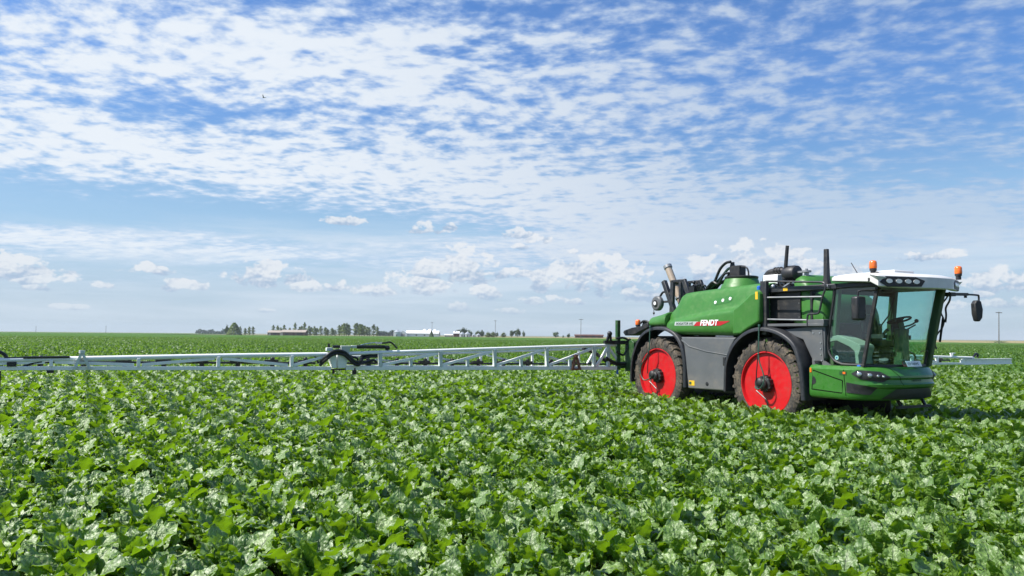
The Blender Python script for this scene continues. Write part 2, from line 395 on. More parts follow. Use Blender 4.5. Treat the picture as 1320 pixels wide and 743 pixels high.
    def sph(s, c, rx, ry=None, rz=None, n=12, m=8):
        ry = ry or rx; rz = rz or rx; vs = []; fs = []
        for i in range(m+1):
            t = math.pi*i/m
            for k in range(n):
                a = 2*math.pi*k/n; vs.append((c[0]+rx*math.sin(t)*math.cos(a), c[1]+ry*math.sin(t)*math.sin(a), c[2]-rz*math.cos(t)))
        for i in range(m):
            for k in range(n):
                k2 = (k+1) % n; fs.append((i*n+k, i*n+k2, (i+1)*n+k2, (i+1)*n+k))
        return s.add(vs, fs)
    def build(s, name, mat=None, parent=None, bevel=0, seg=2, smooth=35, solid=0, fix=True):
        me = bpy.data.meshes.new(name); me.from_pydata(s.v, [], s.f)
        for m in (s.mats or [mat]): me.materials.append(m)
        if len(s.mats) > 1: me.polygons.foreach_set('material_index', s.mi)
        if fix:
            bm = bmesh.new(); bm.from_mesh(me); bmesh.ops.remove_doubles(bm, verts=bm.verts, dist=1e-5)
            bmesh.ops.dissolve_degenerate(bm, edges=bm.edges, dist=1e-6)
            bmesh.ops.recalc_face_normals(bm, faces=bm.faces); bm.to_mesh(me); bm.free()
        me.update()
        if smooth:
            me.shade_smooth(); me.set_sharp_from_angle(angle=R(smooth))
        o = bpy.data.objects.new(name, me); S.collection.objects.link(o)
        if parent is not None: o.parent = parent
        if solid:
            k = o.modifiers.new('thickness', 'SOLIDIFY'); k.thickness = solid; k.offset = 0
        if bevel:
            k = o.modifiers.new('edges', 'BEVEL'); k.width = bevel; k.segments = seg; k.limit_method = 'ANGLE'; k.angle_limit = R(38); k.harden_normals = False
        return o

def empty(name, loc=(0, 0, 0), rz=0, parent=None):
    o = bpy.data.objects.new(name, None); S.collection.objects.link(o); o.location = loc; o.rotation_euler = (0, 0, rz)
    o.empty_display_size = .3
    if parent is not None: o.parent = parent
    return o
def tag(o, label, cat, group=None, kind=None):
    o['label'] = label; o['category'] = cat
    if group: o['group'] = group
    if kind: o['kind'] = kind
    return o
def kind(o, k): o['kind'] = k; return o
def copy_tree(o, parent=None):
    c = o.copy(); S.collection.objects.link(c)
    if parent is not None: c.parent = parent
    for ch in list(o.children): copy_tree(ch, c)
    return c

def text_obj(name, body, size, mat, parent, mw, shear=0., bold=0., depth=.004, space=1.0):
    """lettering turned into a mesh; mw is the local matrix (x along the text, y up the letters)"""
    cu = bpy.data.curves.new(name, 'FONT'); cu.body = body; cu.size = size; cu.shear = shear; cu.offset = bold; cu.extrude = depth
    cu.align_x = 'LEFT'; cu.space_character = space
    tmp = bpy.data.objects.new(name+'_curve', cu); S.collection.objects.link(tmp)
    bpy.context.view_layer.update()
    me = bpy.data.meshes.new_from_object(tmp.evaluated_get(bpy.context.evaluated_depsgraph_get()))
    bpy.data.objects.remove(tmp); bpy.data.curves.remove(cu)
    me.name = name; me.materials.clear(); me.materials.append(mat); me.transform(mw)
    o = bpy.data.objects.new(name, me); S.collection.objects.link(o); o.parent = parent
    return o
def side_frame(l, w, z):
    """text on the machine's right side: reads towards the front, faces right"""
    return Matrix(((1, 0, 0, l), (0, 0, -1, -w), (0, 1, 0, z), (0, 0, 0, 1)))

# ================================================================== the sprayer
SPR = empty('crop_sprayer', (6.605, 17.49, 0), R(-60.5))
tag(SPR, 'green self-propelled crop sprayer with red wheels, white cab roof and long spray boom', 'crop sprayer')
def q(l, w, z): return (l, -w, z)
def curve(pts, n=6):
    """Catmull-Rom through the points"""
    P_ = [Vector(p) for p in pts]; P_ = [2*P_[0]-P_[1]]+P_+[2*P_[-1]-P_[-2]]; out = []
    for i in range(1, len(P_)-2):
        a, b, c, d = P_[i-1:i+3]
        for k in range(n):
            t = k/n
            out.append(.5*((2*b)+(c-a)*t+(2*a-5*b+4*c-d)*t*t+(3*b-a-3*c+d)*t**3))
    out.append(P_[-2]); return out
def lerp_tab(tab, x):
    if x <= tab[0][0]: return tab[0][1]
    for (a, va), (b, vb) in zip(tab, tab[1:]):
        if x <= b:
            t = (x-a)/(b-a); return va+(vb-va)*t
    return tab[-1][1]
def chaikin(pts, it=2):
    for _ in range(it):
        o = []
        for i in range(len(pts)):
            a, b = pts[i], pts[(i+1) % len(pts)]
            o.append((a[0]*.75+b[0]*.25, a[1]*.75+b[1]*.25)); o.append((a[0]*.25+b[0]*.75, a[1]*.25+b[1]*.75))
        pts = o
    return pts

# ---- chassis
mb = MB()
for w in (-.45, .45): mb.box(-4.6, 1.9, -w-.07, -w+.07, .86, 1.12)
for l in (-3.6, 0): mb.box(l-.14, l+.14, -.80, .80, .86, 1.06); mb.box(l-.3, l+.3, -.35, .35, 1.0, 1.5)
mb.box(-2.6, -1.2, -.95, .95, .84, 1.9)
mb.box(-4.4, .2, -.8, .8, 1.5, 1.98)
for l in (-3.6, 0):
    for w in (-.72, .72): mb.box(l-.16, l+.16, -w-.08, -w+.08, .80, 1.75)
mb.box(-4.3, 1.9, .35, .40, .36, .9); mb.box(-2.5, -1.2, -.6, .6, .60, .86)  # added dark plates standing in for shade under the belly, hiding the far wheels
mb.build('chassis', M['darksteel'], SPR, bevel=.015)

# ---- engine block and cladding between tank and cab
mb = MB()
mb.box(-.12, 1.42, -.86, .86, 1.35, 2.28)
mb.box(-.10, .80, -.72, .80, 2.28, 3.02)
mb.build('engine_cover', M['black'], SPR, bevel=.03)
mb = MB()
mb.prism([(.30, 2.12), (1.46, 2.24), (1.46, 1.55), (1.30, 1.40), (1.12, 1.55), (.92, 1.92)], .84, 1.08)
mb.build('engine_skirt', M['grey'], SPR, bevel=.02)
# perforated plate beside the cab
mb = MB(); mb.mat(M['grey'])
mb.prism([(1.16, 2.16), (1.42, 2.16), (1.44, 1.50), (1.60, 1.40), (1.16, 1.40)], 1.04, 1.10)
mb.mat(M['chrome'])
for l, z in [(1.36, 2.06), (1.38, 1.86), (1.38, 1.74), (1.38, 1.62), (1.40, 1.50), (1.22, 1.50), (1.20, 2.06)]:
    mb.lathe([(.016, 0), (.016, .012)], q(l, 1.10, z), (0, -1, 0), 8)
mb.build('steel_side_plate', None, SPR)

# ---- main spray tank (lofted sections along the machine)
def tank_sec(l):
    zt = lerp_tab([(-3.26, 2.62), (-3.10, 2.74), (-2.98, 2.90), (-2.90, 3.03), (-2.78, 3.09), (-2.2, 3.12), (-1.39, 3.16), (-.36, 3.20), (-.08, 3.19)], l)
    zs = lerp_tab([(-3.26, 2.30), (-2.5, 2.38), (-1.85, 2.49), (-.86, 2.58), (-.08, 2.66)], l)
    zb = lerp_tab([(-3.26, 2.03), (-3.1, 2.0), (-.88, 1.98), (-.5, 2.12), (-.08, 2.27)], l)
    wb = lerp_tab([(-3.26, 1.19), (-3.05, 1.26), (-.08, 1.26)], l)
    wu = lerp_tab([(-3.26, 1.08), (-2.9, 1.13), (-.08, 1.13)], l)
    wt = lerp_tab([(-3.26, .95), (-2.9, .90), (-.08, .92)], l)
    up = max(zs+.10, zt-.20)
    half = [(wb-.20, zb), (wb, zb+.06), (wb, zs-.10), (wb-.015, zs), (wu+.01, zs+.07), (wu-.02, min(up, zs+.16)), (wt+.13, up), (wt+.06, zt-.03), (wt-.12, zt), (wt*.45, zt+.02)]
    return half
ls = [-3.26, -3.22, -3.14, -3.04, -2.96, -2.90, -2.80, -2.6, -2.3, -2.0, -1.7, -1.4, -1.1, -.88, -.7, -.5, -.3, -.14, -.08]
rings = []
for l in ls:
    h = tank_sec(l); full = h+[(-w, z) for w, z in h[::-1]]
    full = chaikin(full, 2); sc = .985 if l in (ls[0], ls[-1]) else 1
    cz = sum(p[1] for p in full)/len(full)
    rings.append([q(l, w*sc, cz+(z-cz)*sc) for w, z in full])
mb = MB(); mb.loft(rings)
TANK = mb.build('spray_tank', M['tank'], SPR, smooth=42)
def tank_w(l, z):
    """half width of the tank wall at (l, z) after rounding"""
    h = chaikin(tank_sec(l)+[(-w, z_) for w, z_ in tank_sec(l)[::-1]], 2); best = 0
    for (w1, z1), (w2, z2) in zip(h, h[1:]+h[:1]):
        if w1 > 0 and w2 > 0 and min(z1, z2) <= z <= max(z1, z2) and abs(z2-z1) > 1e-6:
            best = max(best, w1+(w2-w1)*(z-z1)/(z2-z1))
    return best
def on_tank(mb, la, top, bot, off=.004, n=14, m=4):
    """patch hugging the tank wall: la = l values, top / bot = z tables"""
    rows = []
    for i in range(n+1):
        l = la[0]+(la[1]-la[0])*i/n; z1, z0 = lerp_tab(top, l), lerp_tab(bot, l)
        rows.append([q(l, tank_w(l, z0+(z1-z0)*k/m)+off, z0+(z1-z0)*k/m) for k in range(m+1)])
    mb.grid(rows)
# rear tail of the tank
rings = []
for l, zt, w_ in [(-4.12, 2.42, 1.0), (-4.06, 2.49, 1.10), (-3.6, 2.54, 1.20), (-3.30, 2.60, 1.235), (-3.275, 2.58, 1.22)]:
    half = [(w_-.15, 2.22), (w_, 2.25), (w_, zt-.14), (w_-.10, zt-.02), (w_-.3, zt+.01)]
    full = chaikin(half+[(-w, z) for w, z in half[::-1]], 2); rings.append([q(l, w, z) for w, z in full])
MB().loft(rings).build('tank_tail', M['tank'], SPR, smooth=42)
# raised front shoulder panels (right and left)
for s in (1, -1):
    mb = MB(); out = [(-.86, 2.02), (-.83, 2.60), (-.66, 2.68), (-.45, 2.82), (-.30, 2.93), (-.10, 2.99), (-.05, 2.92), (-.05, 2.30), (-.36, 2.16), (-.60, 2.03)]
    mb.prism(out, s*.98, s*1.315)
    mb.build('tank_shoulder', M['tank'], SPR, bevel=.045, seg=3)
mb = MB().mat(M['yellow']).box(-.15, -.08, -1.318, -1.314, 2.80, 2.97); mb.build('warning_sticker', None, SPR)
# recess with three round lights
mb = MB()
on_tank(mb, (-1.70, -1.05), [(-1.70, 2.80), (-1.62, 2.88), (-1.12, 2.945), (-1.05, 2.90)], [(-1.70, 2.775), (-1.62, 2.72), (-1.12, 2.78), (-1.05, 2.84)], .006)
mb.build('light_recess', M['green'], SPR, smooth=60)
for l, z in ((-1.60, 2.785), (-1.36, 2.825), (-1.13, 2.858)):
    mb = MB().mat(M['whiteink']).lathe([(.040, 0), (.040, .012), (.030, .018)], q(l, tank_w(l, z)+.004, z), (0, -1, .18), 16)
    mb.build('round_light', None, SPR)
# side decals and lettering
mb = MB(); on_tank(mb, (-2.86, -2.02), [(-2.86, 2.335), (-2.02, 2.335)], [(-2.86, 2.24), (-2.02, 2.24)], .003, 10, 2)
DEC = mb.build('silver_stripe', M['decal'], SPR)
mb = MB(); on_tank(mb, (-2.16, -.98), [(-2.16, 2.235), (-2.06, 2.325), (-.98, 2.335)], [(-2.16, 2.228), (-1.28, 2.228), (-.98, 2.325)], .006, 24, 2)
STR = mb.build('red_stripe', M['redstripe'], SPR)
wd = max(tank_w(-1.9, 2.26), tank_w(-1.2, 2.38))+.010
text_obj('lettering', 'FENDT', .185, M['whiteink'], STR, side_frame(-1.94, wd, 2.238), shear=.22, bold=.006, depth=.003, space=1.02)
text_obj('lettering', 'ROGATOR 645', .092, M['ink'], DEC, side_frame(-2.80, wd-.006, 2.256), shear=.15, depth=.002)

# ---- filler dome on the tank with hoses
mb = MB(); mb.lathe([(.50, 3.12), (.47, 3.22), (.42, 3.27), (.39, 3.36), (.36, 3.385)], q(-1.45, .38, 0), n=36)
mb.build('tank_dome', M['tank'], SPR, smooth=50)
mb = MB(); mb.lathe([(.385, 3.375), (.395, 3.39), (.395, 3.425), (.37, 3.435), (.1, 3.445), (0, 3.445)], q(-1.45, .38, 0), n=36)
LID = mb.build('filler_lid', M['black'], SPR, smooth=50)
mb = MB(); mb.box(-1.66, -1.40, -.50, -.28, 3.42, 3.70); mb.lathe([(.07, 3.40), (.07, 3.66), (.05, 3.76), (.05, 3.80)], q(-1.70, .42, 0), n=12)
mb.tube(curve([q(-1.42, .44, 3.66), q(-1.25, .44, 3.64), q(-1.18, .44, 3.56), q(-1.16, .44, 3.42)]), .022)
mb.build('valve_block', M['black'], SPR, bevel=.02)
for k, (w, r, top, mt) in enumerate([(.52, .035, 3.80, 'hose'), (.44, .032, 3.66, 'ghose'), (.36, .040, 3.56, 'hose'), (.28, .04, 3.50, 'hose'), (.58, .03, 3.52, 'hose')]):
    mb = MB(); mb.tube(curve([q(-1.66, w, top), q(-1.82, w, top-.02), q(-2.02, w, top-.16-.02*k), q(-2.22, w, 3.33), q(-2.42, w+.02, 3.16), q(-2.5, w, 3.02)]), r, 8)
    mb.build('filler_hose', M[mt], SPR)

# ---- grey side panels between the wheels
for s in (1, -1):
    mb = MB(); mb.prism([(-2.63, 1.955), (-.80, 1.955), (-.98, 1.70), (-1.10, 1.40), (-1.15, .72), (-2.38, .70), (-2.45, 1.30), (-2.52, 1.74)], s*.95, s*1.26)
    PNL = mb.build('side_panel', M['grey'], SPR, bevel=.03, seg=3)
    mb = MB(); mb.prism([(-2.60, 1.90), (-2.32, 1.74), (-1.75, 1.63), (-1.02, 1.555), (-1.02, 1.535), (-1.75, 1.605), (-2.34, 1.715), (-2.60, 1.86)], s*1.255, s*1.272)
    mb.build('moulded_ridge', M['grey'], PNL, bevel=.006)
    if s == 1:
        mb = MB().mat(M['yellow']).box(-2.34, -2.15, -1.264, -1.261, .78, .90); mb.mat(M['ink']).box(-2.33, -2.25, -1.267, -1.264, .80, .87); mb.build('warning_sticker', None, PNL)
        mb = MB().mat(M['black']).lathe([(.045, 0), (.045, .012), (.03, .016)], q(-1.72, 1.258, .85), (0, -1, 0), 16)
        mb.build('panel_lock', None, PNL)
        mb = MB().mat(M['black']).box(-1.17, -1.10, -1.30, -1.15, 1.30, 1.50); mb.build('panel_latch', None, PNL, bevel=.01)

# ---- fenders: broad arched strips
def fender(path, w0, w1, name='fender'):
    c = curve([(l, 0, z) for l, z in path], 6); n = len(c)
    rows = []
    for i, p in enumerate(c):
        t = (c[min(i+1, n-1)]-c[max(i-1, 0)]).normalized(); nn = Vector((-t.z, 0, t.x))   # outward normal
        o = p; i_ = p-nn*.05; lip = p-nn*.085
        sg = 1 if w1 > w0 else -1
        prof = [(i_, w0), (o, w0), (o+nn*.015, (w0+w1)/2), (o, w1-sg*.05), (o-nn*.012, w1-sg*.012), (o-nn*.03, w1), (lip, w1), (lip, w1-sg*.03), (i_, w1-sg*.05)]
        rows.append([(v.x, -w, v.z) for v, w in prof])
    mb = MB(); mb.loft(rows); return mb.build(name, M['fender'], SPR, smooth=45)
for s in (1, -1):
    fender([(-4.63, .74), (-4.62, 1.05), (-4.54, 1.46), (-4.24, 1.95), (-3.82, 2.18), (-3.30, 2.215), (-2.84, 2.07), (-2.56, 1.76), (-2.44, 1.30), (-2.43, .72)], s*.72, s*1.30)
    fender([(-1.14, .72), (-1.08, 1.40), (-.82, 1.84), (-.42, 2.11), (.03, 2.19), (.52, 2.09), (.90, 1.84), (1.06, 1.46), (1.12, 1.10), (1.15, .68)], s*.66, s*1.34)

# ---- wheels
def make_wheel():
    root = empty('wheel', parent=SPR)
    Rr = .70
    mb = MB(); ax = (0, -1, 0)
    prof = [(.69, .20), (.72, .232), (.80, .252), (.88, .245), (.935, .215), (.955, .17), (.96, 0), (.955, -.17), (.935, -.215), (.88, -.245), (.80, -.252), (.72, -.232), (.69, -.20), (.66, 0)]
    mb.lathe(prof, (0, 0, 0), ax, 72, close=True)
    nl = 26
    for k in range(nl):                                            # chevron lugs
        for sd_ in (1, -1):
            a0 = 2*math.pi*(k+(0 if sd_ > 0 else .5))/nl
            pts = []
            for u, da, h in ((.0, .0, .040), (.10, .055, .046), (.19, .10, .046), (.24, .125, .030), (.262, .135, -.05)):
                for dd, hh in ((-.027, 0), (-.018, 1), (.018, 1), (.027, 0)):
                    a = a0+da+dd*(1.15 if hh == 0 else .8); rr = .952-(.02 if u > .2 else 0)-(.05 if u > .24 else 0)+(h if hh else -.012)
                    pts.append((rr*math.cos(a), -sd_*u, rr*math.sin(a)))
            f = []
            for i in range(4):
                for j in range(3): f.append((i*4+j, i*4+j+1, (i+1)*4+j+1, (i+1)*4+j))
            mb.add(pts, f)
    mb.build('tyre', M['tyre'], root, smooth=30)
    mb = MB()
    mb.lathe([(.695, .165), (.71, .20), (.705, .225), (.685, .228), (.672, .20), (.655, .15), (.645, .09), (.625, .085), (.45, .10), (.335, .115), (.315, .135), (.29, .14), (.22, .15), (.20, .165), (.20, .17), (0, .17)], (0, 0, 0), ax, 72)
    mb.build('rim', M['red'], root, smooth=28)
    mb = MB(); mb.lathe([(.17, .165), (.17, .26), (.15, .28), (.11, .285), (.11, .34), (.08, .36), (0, .36)], (0, 0, 0), ax, 24)
    for k in range(12):
        a = 2*math.pi*k/12; mb.lathe([(.026, .17), (.026, .275), (.018, .28), (0, .28)], (.165*math.cos(a), 0, .165*math.sin(a)), ax, 8)
    mb.build('hub', M['black'], root, smooth=30, bevel=.006)
    return root
W0 = make_wheel()
def hub_motor(root, dx):
    mb = MB(); mb.sph((-.06+dx, -.34, .03), .12, .07, .11); mb.tube(curve([(-.08+dx, -.36, -.08), (-.14+dx, -.37, -.03), (-.15+dx, -.36, .05)]), .02)
    mb.mat(M['black']); o = mb.build('hub_motor', M['black'], root)
    mb = MB().mat(M['chrome']); mb.bar((-.15+dx, -.36, -.04), (-.05+dx, -.38, -.13), .03, .03); mb.build('hose_fitting', None, root)
WH = {}
for l, w, rz in ((0, .97, 0), (-3.6, .97, 0), (0, -.97, math.pi), (-3.6, -.97, math.pi)):
    r = W0 if not WH else copy_tree(W0, SPR)
    r.location = q(l, w, .95); r.rotation_euler = (0, 0, rz); WH[(l, w)] = r
W0.rotation_euler = (0, 0, 0)
for l in (0, -3.6): hub_motor(WH[(l, .97)], 0)
# tyre inflation hoses hanging from the fender to the hub
for l in (0, -3.6):
    e = -.02 if l == 0 else -.10
    mb = MB(); mb.lathe([(.03, -.02), (.03, .03)], q(l+e, 1.34, 2.22), n=10)
    mb.tube([q(l+e, 1.35, 2.21), q(l+e-.005, 1.36, 1.9), q(l+e-.01, 1.37, 1.60)], .014, 6); mb.sph(q(l+e-.01, 1.37, 1.60), .022)
    mb.tube(curve([q(l+e-.01, 1.37, 1.6), q(l+e+.03, 1.38, 1.42), q(l+e+.14, 1.39, 1.18), q(l+e+.16, 1.40, 1.0), q(l+e+.06, 1.40, .86), q(l+e-.06, 1.38, .84), q(l+e-.13, 1.36, .88)] if l == 0 else
                  [q(l+e-.01, 1.37, 1.6), q(l+e-.12, 1.38, 1.42), q(l+e-.30, 1.39, 1.22), q(l+e-.33, 1.40, 1.0), q(l+e-.2, 1.40, .83), q(l+e-.02, 1.38, .86), q(l+e+.05, 1.36, .92)]), .015, 6)
    mb.build('inflation_hose', M['ghose'], SPR)
    mb = MB(); mb.tube([q(l+e-.02, 1.37, 1.58), q(l+e-.06, 1.38, 1.2), q(l+e-.08, 1.37, 1.0)], .012, 6); mb.tube(curve([q(l-.1, 1.37, .80), q(l+.1, 1.38, .68), q(l+.2, 1.38, .60), q(l+.22, 1.38, .45)]), .014, 6)
    mb.build('inflation_hose', M['hose'], SPR)
# leaf scraps caught in the front tyre
rng = random.Random(5); mb = MB()
for _ in range(46):
    a = rng.uniform(-.5, 2.4); w = rng.uniform(-.05, .25); r = .975 if w < .18 else rng.uniform(.86, .95)
    c = Vector((r*math.cos(a), -.97-w-(.012 if w > .18 else 0), .95+r*math.sin(a))); e1 = Vector([rng.uniform(-1, 1) for _ in range(3)]).normalized()*rng.uniform(.02, .05); e2 = e1.orthogonal().normalized()*rng.uniform(.012, .03)
    mb.add([c-e1, c+e2, c+e1, c-e2], [(0, 1, 2, 3)])
MUD = mb.build('leaf_scraps', M['beetfar'], SPR, fix=False); MUD['kind'] = 'stuff'

# ---- front tank behind the railing
rings = []
for l, zt, w_ in [(.46, 3.20, .78), (.50, 3.29, .86), (.62, 3.32, .90), (.80, 3.27, .90), (.90, 3.10, .92), (1.02, 2.98, .93), (1.20, 2.88, .93), (1.30, 2.66, .92), (1.36, 2.3, .88)]:
    half = [(w_-.1, 2.24), (w_, 2.26), (w_, zt-.24), (w_-.07, zt-.06), (w_-.22, zt), (w_-.5, zt+.02)]
    full = chaikin(half+[(-w, z) for w, z in half[::-1]], 2); rings.append([q(l, w, z) for w, z in full])
MB().loft(rings).build('water_tank', M['tank'], SPR, smooth=45)
MB().box(1.0, 1.06, -.945, .945, 2.26, 3.03).build('tank_strap', M['black'], SPR, bevel=.01)
mb = MB().mat(M['galv']).lathe([(.05, 3.30), (.05, 3.38), (.10, 3.38), (.10, 3.42), (.03, 3.42), (.03, 3.46)], q(.66, .62, 0), n=14); mb.bar(q(.36, .62, 3.40), q(.66, .62, 3.40), .05, .04)
mb.build('tank_valve', None, SPR)
# radiator screen
mb = MB(); mb.mat(M['black']).box(-.11, .74, -.93, -.80, 2.34, 3.0)
mb.mat(M['galv'])
for i in range(9): mb.lathe([(.012, 0), (.008, .008)], q(-.04+.09*i, .932, 2.96), (0, -1, 0), 6); 
for z in (2.4, 2.55, 2.7, 2.85):
    for l in (-.08, .71): mb.lathe([(.012, 0), (.008, .008)], q(l, .932, z), (0, -1, 0), 6)
mb.build('radiator_screen', None, SPR)

# ---- railing, beam and platform
mb = MB(); mb.box(-.08, .04, -1.19, -1.09, 2.02, 3.20); mb.box(-.14, -.09, -1.18, -1.10, 2.28, 3.21)
mb.build('railing_post', M['darksteel'], SPR, bevel=.012)
mb = MB(); mb.tube(curve([q(-.04, 1.15, 3.19), q(.1, 1.15, 3.195), q(1.0, 1.15, 3.13), q(1.44, 1.15, 3.10), q(1.54, 1.15, 3.06), q(1.55, 1.15, 2.96), q(1.48, 1.15, 2.80), q(1.40, 1.15, 2.52), q(1.34, 1.15, 2.46), q(1.14, 1.15, 2.45), q(1.10, 1.15, 2.38), q(1.10, 1.15, 2.20)], 5), .022, 8)
mb.build('handrail', M['darksteel'], SPR)
mb = MB(); mb.tube([q(.02, 1.15, 2.84), q(1.49, 1.15, 2.80)], .018, 8); mb.build('handrail', M['galv'], SPR)
mb = MB(); mb.tube([q(.02, 1.15, 2.36), q(1.10, 1.15, 2.33)], .018, 8); mb.build('handrail', M['galv'], SPR)
MB().box(.0, 1.74, -1.06, -.92, 2.95, 3.06).build('cross_beam', M['darksteel'], SPR, bevel=.012)
mb = MB().mat(M['yellow']).box(.40, .52, -1.064, -1.061, 2.97, 3.04); mb.build('warning_sticker', None, SPR)
mb = MB().mat(M['blue']).lathe([(.05, 0), (.05, .07), (.03, .09)], q(-.18, 1.16, 3.02), n=12); mb.build('blue_cap', None, SPR)
mb = MB(); mb.box(-.05, 1.50, -1.16, -.80, 2.20, 2.26); mb.box(1.1, 1.5, -1.16, -.80, 2.26, 2.34); mb.build('walkway', M['grey'], SPR, bevel=.01)
# ---- stacks
mb = MB(); mb.tube([q(.10, .70, 2.95), q(.13, .70, 3.22), q(.22, .70, 4.0)], [.045, .045, .038], 14); mb.lathe([(.06, 0), (.06, .06)], q(.135, .70, 3.26), (.1, 0, 1), 14)
mb.build('exhaust_pipe', M['black'], SPR)
mb = MB(); mb.add([q(1.36, .95, 3.80), q(1.44, .95, 3.80), q(1.44, .87, 3.80), q(1.36, .87, 3.80), q(1.35, .96, 3.2), q(1.45, .96, 3.2), q(1.45, .86, 3.2), q(1.35, .86, 3.2), q(1.29, .98, 2.94), q(1.49, .98, 2.94), q(1.49, .84, 2.94), q(1.29, .84, 2.94)],
       [(0, 1, 2, 3), (0, 4, 5, 1), (1, 5, 6, 2), (2, 6, 7, 3), (3, 7, 4, 0), (4, 8, 9, 5), (5, 9, 10, 6), (6, 10, 11, 7), (7, 11, 8, 4), (8, 11, 10, 9)])
mb.build('folding_mast', M['black'], SPR, bevel=.012)
# ---- air filter, intake duct and silver box
mb = MB(); mb.lathe([(.10, -.02), (.17, .0), (.18, .05), (.18, .24), (.165, .27), (.17, .30), (.12, .33)], q(.10, .60, 3.38), (1, 0, 0), 22); mb.build('air_filter', M['black'], SPR, smooth=40)
mb = MB(); mb.tube(curve([q(.12, .60, 3.42), q(-.06, .60, 3.47), q(-.24, .60, 3.46), q(-.40, .60, 3.43), q(-.49, .60, 3.32), q(-.50, .60, 3.15)]), .072, 14)
for l in (-.20, -.12, -.04): mb.lathe([(.085, -.012), (.085, .012)], q(l, .60, 3.47), (1, 0, .1), 14)
mb.build('intake_duct', M['black'], SPR, smooth=40)
MB().box(-.47, -.05, -.72, -.50, 3.16, 3.38).build('silver_box', M['boom'], SPR, bevel=.015)
mb = MB(); rng = random.Random(8)
for k in range(7):
    l = -.05+.11*k; mb.tube(curve([q(l-.08, .7, 3.04), q(l, .8, 3.14+rng.uniform(0, .06)), q(l+.1, .84, 3.10), q(l+.2, .8, 3.03)]), .018, 6)
mb.box(.0, .7, -.78, -.4, 3.02, 3.12)
mb.build('engine_hoses', M['hose'], SPR)
MB().mat(M['chrome']).sph(q(.02, .94, 3.09), .05).build('work_lamp', None, SPR)
MB().mat(M['chrome']).bar(q(.25, .9, 3.06), q(.50, .9, 3.18), .03, .03).build('latch_lever', None, SPR)
MB().mat(M['chrome']).lathe([(.04, 0), (.05, .08)], q(1.52, 1.10, 3.0), (1, 0, 0), 12).build('work_lamp', None, SPR)

# ---- rear: lift frame, cylinder, reel, lights
mb = MB()
for w in (.60, .05):
    mb.bar(q(-3.72, w, 2.35), q(-3.66, w, 3.46), .09, .12); mb.bar(q(-3.66, w, 3.43), q(-3.22, w, 3.43), .09, .07); mb.bar(q(-3.24, w, 3.45), q(-3.0, w, 2.95), .09, .13); mb.bar(q(-3.36, w, 3.40), q(-3.36, w, 2.85), .08, .09)
mb.bar(q(-4.02, .60, 3.46), q(-3.60, .60, 2.62), .12, .12); mb.bar(q(-4.0, .05, 3.46), q(-3.58, .05, 2.62), .12, .12)
mb.tube([q(-3.66, .62, 3.40), q(-3.66, 0, 3.40)], .04, 10)
mb.build('lift_frame', M['darksteel'], SPR, bevel=.012)
mb = MB().mat(M['beige']); mb.tube([q(-4.20, .30, 3.86), q(-3.66, .30, 2.86)], .095, 18); mb.mat(M['galv']); mb.tube([q(-4.225, .30, 3.91), q(-4.185, .30, 3.835)], .115, 18); mb.tube([q(-3.66, .30, 2.86), q(-3.50, .30, 2.56)], .05, 12)
for t in (.52, .86):
    c = Vector(q(-4.20, .30, 3.86)).lerp(Vector(q(-3.66, .30, 2.86)), t); d = Vector(q(.54, 0, -1.0)).normalized(); mb.tube([c-d*.018, c+d*.018], .118, 18)
mb.build('lift_cylinder', None, SPR)
mb = MB().mat(M['grey']); mb.lathe([(.07, -.05), (.17, -.06), (.20, -.03), (.20, .06), (.17, .09), (.09, .10)], q(-4.19, .66, 2.86), (0, -1, 0), 26)
mb.mat(M['black']); mb.lathe([(.09, .10), (.09, .115), (.05, .12), (.05, .10)], q(-4.19, .66, 2.86), (0, -1, 0), 20); mb.mat(M['whiteink']); mb.lathe([(.05, .10), (.05, .122), (0, .122)], q(-4.19, .66, 2.86), (0, -1, 0), 16)
REEL = mb.build('hose_reel', None, SPR)
mb = MB(); mb.tube(curve([q(-4.18, .6, 3.05), q(-4.05, .6, 3.16), q(-3.86, .6, 3.14), q(-3.7, .6, 3.05)]), .03, 8); mb.tube([q(-4.1, .6, 2.9), q(-3.7, .6, 2.9)], .03, 8); mb.build('reel_bracket', M['black'], REEL)
mb = MB(); mb.tube([q(-4.37, .66, 2.82), q(-4.37, .66, 2.54)], .008, 6); mb.sph(q(-4.37, .66, 2.60), .03); mb.build('sight_cord', M['hose'], REEL)
mb = MB(); rng = random.Random(3)
for k in range(6):
    l = -2.98+.08*k; mb.tube(curve([q(l, .6, 3.10), q(l+.04, .62, 3.22+rng.uniform(0, .12)), q(l+.12, .6, 3.26), q(l+.17, .55, 3.10)]), .02, 6)
mb.box(-2.95, -2.75, -.7, -.5, 3.05, 3.25); mb.sph(q(-2.86, .6, 3.36), .05)
mb.build('tap_cluster', M['hose'], SPR)
mb = MB(); mb.prism([(-5.10, 2.06), (-5.06, 2.12), (-4.7, 2.20), (-4.30, 2.24), (-4.05, 2.34), (-4.0, 2.22), (-4.6, 2.02), (-5.0, 1.98)], .7, 1.15); mb.prism([(-4.5, 2.2), (-4.42, 2.36), (-4.1, 2.38), (-4.05, 2.2)], .75, 1.0)
mb.tube(curve([q(-4.5, 1.02, 2.32), q(-4.36, 1.02, 2.38), q(-4.2, 1.02, 2.36), q(-4.05, 1.0, 2.30)]), .03)
mb.build('rear_light_bracket', M['black'], SPR, bevel=.015)
